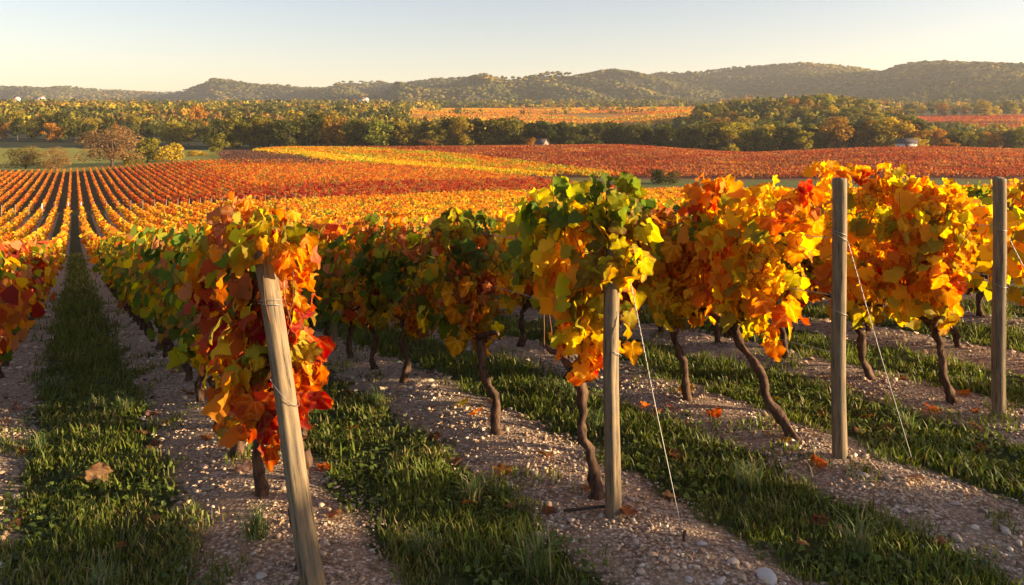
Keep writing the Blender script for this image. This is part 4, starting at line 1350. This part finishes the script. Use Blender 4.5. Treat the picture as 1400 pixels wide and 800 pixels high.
# ------------------------------------------------------------------ trees
def crown_mesh(kind, seed):
    """unit tree: height 1, leaf clumps spread through lobes; returns mesh and trunk mesh"""
    rg = np.random.default_rng(seed)
    lobes = []
    if kind == 'round':
        for k in range(21):
            a = rg.uniform(0, 6.28); rr = .30 * math.sqrt(rg.random()); z = rg.uniform(.15, .86)
            w = 1 - abs((z - .52) / .52) ** 2
            lobes.append((rr * w * math.cos(a) * 1.25, rr * w * math.sin(a) * 1.25, z, rg.uniform(.11, .17)))
        n, s = 1700, .052
    elif kind == 'tall':
        for k in range(15):
            a = rg.uniform(0, 6.28); z = rg.uniform(.18, .90); rr = .17 * math.sqrt(rg.random()) * (1.15 - abs(z - .45))
            lobes.append((rr * math.cos(a), rr * math.sin(a), z, rg.uniform(.08, .13)))
        n, s = 1200, .046
    elif kind == 'poplar':
        for k in range(14):
            z = .12 + .82 * k / 13; lobes.append((rg.normal(0, .02), rg.normal(0, .02), z, .085 * (1.1 - abs(z - .4) * 1.1) + .01))
        n, s = 800, .040
    elif kind == 'bush':
        for k in range(16):
            a = rg.uniform(0, 6.28); rr = .48 * math.sqrt(rg.random()); z = rg.uniform(.15, .78)
            lobes.append((rr * math.cos(a), rr * math.sin(a), z, rg.uniform(.17, .25)))
        n, s = 1500, .070
    else:                                                     # 'twiggy': almost leafless, vase-shaped
        for k in range(34):
            a = rg.uniform(0, 6.28); z = rg.uniform(.14, .86); rr = .42 * math.sqrt(1 - ((z - .5) / .62) ** 2) * math.sqrt(rg.random())
            lobes.append((rr * math.cos(a), rr * math.sin(a), z, rg.uniform(.12, .18)))
        n, s = 5200, .026
    L = np.array(lobes)
    w = L[:, 3] ** 2
    k = rg.choice(len(L), n, p=w / w.sum())
    dirs = rg.normal(0, 1, (n, 3)); dirs /= np.linalg.norm(dirs, axis=1)[:, None]
    rad = L[k, 3] * (0.55 + .5 * rg.random(n) ** .5)
    pos = L[k, :3] + dirs * rad[:, None] * np.array([1, 1, .85])
    pos[:, 2] = np.clip(pos[:, 2], .03, 1.02)
    nr = dirs + rg.normal(0, .55, (n, 3))
    R = rot_from(nr, rg.normal(0, 1, (n, 3)))
    lob = 1 + rg.normal(0, .13, len(L))
    c = np.clip((lob[k] * (1 + rg.normal(0, .16, n)))[:, None] * np.ones((1, 3)) * (1 + rg.normal(0, .06, (n, 3))), .3, 1.8)
    V, F, C = scatter(Q_V, Q_F, pos, R, s * np.clip(rg.normal(1, .3, n), .4, 1.8), c)
    me = mesh_np('crown', V, F, C); me.materials.append(M['crown'])
    mb = MB()
    tr = .022 if kind != 'bush' else .018
    mb.tube([(0, 0, -.06), (.005, 0, .12), (0, .008, .35), (.0, .0, .62)], [tr * 1.35, tr, tr * .7, tr * .25], 7)
    for q in range(6 if kind != 'twiggy' else 16):
        l = L[rg.integers(len(L))]
        z0 = rg.uniform(.08 if kind in ('bush', 'twiggy') else .2, .4)
        mb.tube([(0, 0, z0), (l[0] * .5, l[1] * .5, (z0 + l[2]) / 2 + .02), (l[0], l[1], l[2])], [tr * .5, tr * .34, tr * .12], 5)
    tm = mb.mesh('trunk', True); tm.materials.append(M['bark'])
    return me, tm
TREES = {k: [crown_mesh(k, 200 + 17 * i + j) for j in range(n)] for i, (k, n) in enumerate((('round', 6), ('tall', 3), ('poplar', 2), ('bush', 4), ('twiggy', 2)))}
C_DG = (0.066, 0.069, 0.014); C_G = (0.138, 0.125, 0.018); C_LG = (0.25, 0.195, 0.022); C_Y = (0.38, 0.27, 0.022); C_O = (0.30, 0.150, 0.022); C_BR = (0.19, 0.105, 0.030); C_TW = (0.26, 0.150, 0.060)
def tree(name, label, kind, x, y, h, col, group=None, wide=1.0, cat_='tree', var=.12):
    r = rnd.random
    me, tm = TREES[kind][rnd.randrange(len(TREES[kind]))]
    root = thing(name, label, cat_, (x, y, g1(x, y)), r() * 6.28, group)
    root.scale = (h * wide, h * wide, h)
    o = obj('crown', me, None, root)
    f = 1 + rnd.gauss(0, var)
    o.color = (min(.5, col[0] * f * (1 + rnd.gauss(0, .06))), min(.5, col[1] * f), col[2] * f, 1)
    obj('trunk', tm, None, root)
    return root
def tree_px(name, label, kind, pxa, pxb, ytop, Y, col, group=None, cat_='tree'):
    """a tree seen between pxa and pxb whose top shows at ytop, standing Y metres off"""
    x, y = at_px((pxa + pxb) / 2, Y)
    z = g1(x, y)
    h = (HZ - ytop) * Y / FPX + CAMZ - z
    wn = {'round': .80, 'tall': .46, 'poplar': .24, 'bush': 1.25, 'twiggy': .95}[kind]
    return tree(name, label, kind, x, y, h, col, group, ((pxb - pxa) / FPX * Y) / (h * wn), cat_, 0.05)

tree_px('bare_tree', 'big brown almost leafless tree at the edge of the meadow', 'twiggy', 112, 194, 168, 285, C_TW)
tree_px('shrub', 'wide olive brown shrub on the meadow beside the vase-shaped one', 'twiggy', 10, 60, 196, 272, (0.17, 0.13, 0.035), cat_='shrub')
tree_px('shrub', 'small vase-shaped amber shrub on the meadow', 'twiggy', 58, 94, 198, 270, (0.24, 0.14, 0.045), cat_='shrub')
tree_px('young_tree', 'yellow green young tree beside the big brown leafless tree', 'round', 186, 218, 187, 296, C_LG)
tree_px('shrub', 'rounded bright yellow shrub beside the yellow green young tree', 'bush', 212, 252, 193, 297, C_Y, cat_='shrub')
tree_px('young_tree', 'lone round green tree at the corner of the dark bare vines', 'round', 283, 312, 180, 345, C_G)
tree_px('shrub', 'low olive shrub at the edge of the meadow', 'bush', 165, 195, 210, 290, C_LG, cat_='shrub')
tree_px('shrub', 'low yellow shrub by the top of the red rows', 'bush', 255, 283, 205, 330, C_Y, cat_='shrub')
tree_px('shrub', 'dark green bush alone between green strip and red vineyard', 'bush', 888, 932, 230, 214, C_DG, cat_='shrub')
tree_px('young_tree', 'slim sunlit green tree before the dark wood, farther from the hut', 'tall', 984, 1010, 172, 398, C_LG)
tree_px('young_tree', 'slim sunlit green tree before the dark wood, nearer the hut', 'tall', 1086, 1114, 177, 398, C_LG)
tree_px('shrub', 'yellow green bush beside the white hut', 'bush', 1244, 1272, 187, 392, C_Y, cat_='shrub')
tree_px('shrub', 'small tawny bush in the grass past the white hut', 'bush', 1296, 1312, 194, 395, C_O, cat_='shrub')
tree_px('shrub', 'small tawny bush beside the stone hut at the wood edge', 'bush', 716, 736, 187, 400, C_O, cat_='shrub')
tree_px('shrub', 'low tawny bush at the foot of the wood, left of it two dark oaks', 'bush', 572, 598, 189, 402, C_BR, cat_='shrub')
tree_px('orange_tree', 'single bright orange tree rising above the meadow wood', 'round', 258, 284, 140, 560, (0.33, 0.15, 0.02))
tree_px('poplar', 'tall yellow poplar standing alone over the red slope', 'poplar', 1334, 1358, 136, 905, C_Y)
for k, p in enumerate((398, 410, 424, 437, 447, 458)):
    tree_px('poplar', 'yellow poplar in the row above the dark wood', 'poplar', p - 9, p + 9, 150 + (k * 7) % 5, 560, C_Y, 'yellow poplars above the dark wood')

def pick(opts):
    t = sum(w for *_, w in opts); q = rnd.random() * t
    for *o, w in opts:
        q -= w
        if q <= 0: return o
    return opts[-1][:-1]
NT = [0]
def wood_line(pa, pb, Y0, Y1, rows, step_px, hlo, hhi, opts, suffix, group):
    for k in range(rows):
        Y = Y0 + (Y1 - Y0) * (k / max(1, rows - 1) if rows > 1 else 0)
        p = pa + rnd.uniform(0, step_px)
        while p < pb:
            col, word, kind = pick(opts)
            yy = Y + rnd.uniform(-6, 6) * (1 if Y < 450 else 2.5)
            x, y = at_px(p, yy)
            h = rnd.uniform(hlo, hhi) * (0.82 if kind == 'bush' else 1)
            if kind == 'bush': h *= .7
            tree('broadleaf_tree', f'{word} tree {suffix}', kind, x, y, h, col, group, rnd.uniform(.85, 1.2) * (1.25 if kind == 'tall' else 1.15 if kind == 'round' else .8))
            NT[0] += 1
            p += step_px * rnd.uniform(.7, 1.3)
dark = [(C_DG, 'dark green', 'round', 3.5), (C_G, 'mid green', 'round', 4), (C_LG, 'yellow green', 'round', 3), (C_O, 'tawny orange', 'round', 1), (C_DG, 'dark green', 'tall', 1.2), (C_Y, 'yellow', 'round', 1)]
mix = [(C_DG, 'dark green', 'round', 3), (C_G, 'mid green', 'round', 3), (C_LG, 'yellow green', 'round', 3), (C_O, 'tawny orange', 'round', 2.2), (C_Y, 'yellow', 'round', 1.6), (C_BR, 'brown', 'round', 1.2)]
wood_line(295, 470, 408, 440, 2, 20, 15, 20, dark, 'in the wood behind the bare vines', 'trees behind the bare vines')
wood_line(470, 730, 412, 450, 2, 18, 13, 18, dark + [(C_LG, 'yellow green', 'round', 3)], 'in the wood behind the yellow stripe', 'trees behind the yellow stripe')
wood_line(730, 965, 410, 440, 2, 17, 12, 15, [(C_DG, 'dark green', 'tall', 5), (C_DG, 'dark green', 'round', 4), (C_G, 'mid green', 'tall', 2)], 'in the dark straight edge of the wood', 'trees along the dark wood edge')
wood_line(955, 1260, 410, 440, 2, 18, 14, 19, dark, 'at the foot of the wooded knoll', 'trees at the foot of the knoll')
wood_line(1250, 1410, 410, 440, 2, 19, 10, 14, mix, 'at the wood edge past the white hut', 'trees past the white hut')
wood_line(955, 1235, 470, 690, 6, 21, 12, 17, mix, 'on the wooded knoll', 'trees on the wooded knoll')
wood_line(-5, 300, 455, 520, 2, 24, 10, 16, mix + dark, 'in the wood behind the meadow', 'trees behind the meadow')
wood_line(1240, 1410, 935, 960, 1, 14, 12, 17, dark, 'in the belt of trees above the red slope', 'trees above the red slope')

# woods too far to count: one mass of small crowns each
def crown_cloud(x, y, hgt, width, cols, tris_t, rg):
    n = len(x)
    z = G(x, y) + hgt * .45
    R = rot_from(np.tile(np.array([[0, 0, 1.0]]), (n, 1)) + rg.normal(0, .15, (n, 3)), rg.normal(0, 1, (n, 3)))
    sv = np.stack([width * .5, width * .5 * rg.uniform(.85, 1.15, n), hgt * .55], 1)
    parts = []
    for q in range(8):
        m = np.arange(n) % 8 == q
        tv = _ico_v * (1 + rg.normal(0, .20, (12, 1)))
        parts.append(scatter(tv, _ico_f[_ico_v[_ico_f][:, :, 2].max(1) > .3], np.stack([x, y, z], 1)[m], R[m], sv[m], cols[m]))
    return parts
def autumn_cols(rg, x, y, n, sc=160., warm=.5):
    q = fbm(x / sc, y / sc, 3) + rg.normal(0, .14, n)
    base = np.array([C_DG, C_G, C_LG, C_BR, C_O, C_Y])
    k = np.digitize(q, [.47 - .2 * (warm - .5), .56 - .2 * (warm - .5), .63, .69, .76])
    return np.clip(base[k] * (1 + rg.normal(0, .15, (n, 1))), .008, .4)
def puffs(x, y, h, w, cols, rg, per=26, s=.30):
    """crowns of many small leaf clumps for the middle distance"""
    n = len(x)
    X = np.repeat(x, per); Y = np.repeat(y, per); H = np.repeat(h, per); W = np.repeat(w, per)
    d = rg.normal(0, 1, (n * per, 3)); d /= np.linalg.norm(d, axis=1)[:, None]
    d *= (0.6 + .45 * rg.random((n * per, 1)))
    pos = np.stack([X + d[:, 0] * W * .5, Y + d[:, 1] * W * .5, np.repeat(G(x, y), per) + H * (.52 + .48 * d[:, 2])], 1)
    R = rot_from(d + rg.normal(0, .5, d.shape), rg.normal(0, 1, d.shape))
    C = np.repeat(cols, per, 0) * (1 + rg.normal(0, .16, (n * per, 1)))
    return scatter(Q_V, Q_F, pos, R, W * s * np.clip(rg.normal(1, .3, n * per), .5, 1.7), np.clip(C, .005, .5))
def mid_wood(name, label, pa, pb, Ya, Yb, n, seed, hlo=9, hhi=15, warm=.5, ok=None, per=26):
    rg = np.random.default_rng(seed)
    px = rg.uniform(pa, pb, n); Y = np.sqrt(rg.uniform(Ya ** 2, Yb ** 2, n))
    if ok is not None:
        k = ok(px, Y, rg); px, Y = px[k], Y[k]
    x, y = at_px(px, Y); n = len(x)
    h = rg.uniform(hlo, hhi, n); w = h * rg.uniform(.7, 1.0, n)
    V, F, C = puffs(x, y, h, w, autumn_cols(rg, x, y, n, 90., warm), rg, per)
    return tag(obj(name, mesh_np(name, V, F, C), M['crown'], kind='stuff'), label, 'woodland')
M['crown_mass'] = leafy('wood_mass', 'attr', 0.25, 0.75, spec=0.08)
def set_mass(o):
    o.data.materials.clear(); o.data.materials.append(M['crown_mass'])
set_mass(mid_wood('meadow_woodland', 'green and yellow woodland spreading behind the meadow', -60, 560, 530, 1000, 1500, 31, 6, 12, warm=.8))
set_mass(mid_wood('plateau_woodland', 'autumn woodland behind the dark wood edge', 440, 985, 455, 640, 650, 32, 8, 12, warm=.75))
set_mass(mid_wood('knoll_woodland', 'tawny treetops filling the wooded knoll', 950, 1245, 450, 760, 620, 33, 9, 14, warm=.72))
set_mass(mid_wood('hut_woodland', 'mixed trees behind the white hut', 1235, 1440, 450, 625, 260, 34, 8, 11, warm=.65))
set_mass(mid_wood('valley_woodland', 'dark woodland on the valley floor before the hills', -80, 1480, 1000, 1800, 3600, 35, 9, 16, warm=.45, per=16,
                  ok=lambda p, Y, rg: ~((p > 600) & (p < 985) & (Y < 1380)) & (rg.random(len(p)) < .95)))
set_mass(mid_wood('hedgerow_trees', 'hedgerow trees along the edges of the orange fields', 600, 985, 740, 1380, 2600, 36, 5, 9, warm=.6,
                  ok=lambda p, Y, rg: (np.abs(Y - (930 + .35 * (p - 600))) < 7) & (np.sin(p / 19.) > -.2) | (np.abs(Y - 1330 + .1 * (p - 600)) < 12) | (np.abs(Y - 1120 - .25 * (p - 800)) < 5) & (p > 760)))

def hill_forest():
    rg = np.random.default_rng(41)
    n = 24000
    px = rg.uniform(-60, 1460, n)
    R = np.interp(px, _rp2, _rr)
    t = rg.uniform(-.02, 1.04, n)
    Y = R * .5 + t * R * .5
    x, y = at_px(px, Y)
    h = rg.uniform(6, 11, n); w = rg.uniform(11, 21, n)
    cols = autumn_cols(rg, x, y, n, 300., .22); cols = .55 * cols + .45 * np.array([[.085, .078, .022]])
    k = np.ones(n, bool)
    parts = crown_cloud(x[k], y[k], h[k], w[k], cols[k] * .9, None, rg)
    V, F, C = cat(parts)
    tag(obj('hill_forest', mesh_np('hill_forest', V, F, C, smooth=True), M['forest'], kind='stuff'), 'forest covering the long hills on the horizon', 'forest')
hill_forest()

# ------------------------------------------------------------------ huts and houses
def house(name, label, px, Y, L, W, Hw, Hr, rotz, wall='plaster', roof='rooftile', cat_='house', windows=2, door=True, group=None, zoff=0):
    x, y = at_px(px, Y)
    root = thing(name, label, cat_, (x, y, g1(x, y) + zoff), rotz, group)
    mb = MB()
    mb.box((-L / 2, -W / 2, -1.5), (L / 2, W / 2, Hw))
    V = [(-L / 2, -W / 2, Hw), (-L / 2, W / 2, Hw), (-L / 2, 0, Hw + Hr - .1), (L / 2, -W / 2, Hw), (L / 2, W / 2, Hw), (L / 2, 0, Hw + Hr - .1)]
    mb.add(V, None, [(0, 2, 1), (3, 4, 5)])
    obj('wall', mb.mesh('wall'), M[wall], root)
    mb = MB(); e = .45
    for s in (-1, 1):
        a = np.array([(-L / 2 - e, 0, Hw + Hr), (L / 2 + e, 0, Hw + Hr), (L / 2 + e, s * (W / 2 + e), Hw - e * Hr / (W / 2)), (-L / 2 - e, s * (W / 2 + e), Hw - e * Hr / (W / 2))])
        b = a + np.array([0, 0, .22])
        mb.add(np.vstack([a, b]), [(0, 1, 2, 3), (4, 5, 6, 7), (0, 1, 5, 4), (1, 2, 6, 5), (2, 3, 7, 6), (3, 0, 4, 7)])
    obj('roof', mb.mesh('roof'), M[roof], root)
    if door:
        mb = MB(); mb.box((L / 2 + .003, -.5, -1.0), (L / 2 + .06, .5, min(2.0, Hw - .3))); obj('door', mb.mesh('door'), M['dark_wood'], root)
    for k in range(windows):
        xx = -L / 2 + L * (k + 1) / (windows + 1)
        mb = MB(); mb.box((xx - .45, -W / 2 - .05, Hw * .45), (xx + .45, -W / 2 - .003, Hw * .45 + 1.0))
        obj('window', mb.mesh('window'), M['glass'], root)
    return root
house('vineyard_hut', 'white walled hut with dark roof at the crest of the red vineyard', 1239, 379, 9.0, 5.0, 2.7, 1.9, math.radians(-24), 'plaster', 'slate', 'hut', 1, zoff=.4)
house('stone_hut', 'small stone hut at the wood edge above the red vineyard', 741, 384, 5.0, 4.0, 2.5, 1.9, math.radians(-40), 'rubble', 'slate', 'hut', 0)
house('farmhouse', 'white farmhouse among trees on the wooded knoll', 1204, 712, 15, 8, 5.0, 2.4, math.radians(-20), 'white_paint', 'rooftile', 'house', 4, zoff=3)
house('farmhouse', 'pale farmhouse with reddish roof far off below the wooded hills', 496, 1480, 20, 11, 7.0, 3.4, math.radians(-25), 'white_paint', 'rooftile', 'house', 4, zoff=8)
house('farmhouse', 'tiny white house in the far woods beyond the meadow', 54, 1500, 17, 10, 6.0, 3.0, math.radians(-15), 'plaster', 'rooftile', 'house', 4, zoff=12, group='tiny white houses')
house('farmhouse', 'tiny white house in the far woods beyond the meadow', 22, 1520, 14, 9, 5.5, 3.0, math.radians(-30), 'plaster', 'rooftile', 'house', 3, zoff=12, group='tiny white houses')

# ------------------------------------------------------------------ unseen bushes, added and shaped to keep the low sun off the track
for k, (yy, h, xx, wd) in enumerate(((-9.0, 3.3, 17.2, 1), (-7.0, 3.2, 16.6, 1), (-5.0, 3.3, 17.2, 1), (-3.2, 3.2, 16.5, 1), (-1.4, 3.3, 17.0, .9), (0.0, 3.3, 16.5, .7), (1.1, 3.35, 16.8, .5),
                                    (2.2, 2.85, 16.6, .42), (3.1, 2.5, 16.9, .42), (4.0, 2.2, 16.8, .42), (5.0, 2.0, 16.7, .5))):
    tree('shade_bush', 'added green bush out of view, shading the headland track', 'bush', xx, yy, h * 1.13, C_G, 'added bushes shading the headland', wd, 'bush')

# ------------------------------------------------------------------ evening haze
def haze():
    mb = MB(); mb.box((-7000, -600, -40), (7000, 7000, 330))
    m, nt, out = new_mat('haze')
    v = N(nt, 'ShaderNodeVolumePrincipled')
    v.inputs['Color'].default_value = (0.86, 0.88, 0.92, 1)
    v.inputs['Density'].default_value = 0.00008
    v.inputs['Anisotropy'].default_value = 0.2
    nt.links.new(v.outputs[0], out.inputs['Volume'])
    o = obj('haze', mb.mesh('haze'), m, kind='stuff')
    tag(o, 'thin evening haze over the valley and hills', 'haze')
haze()
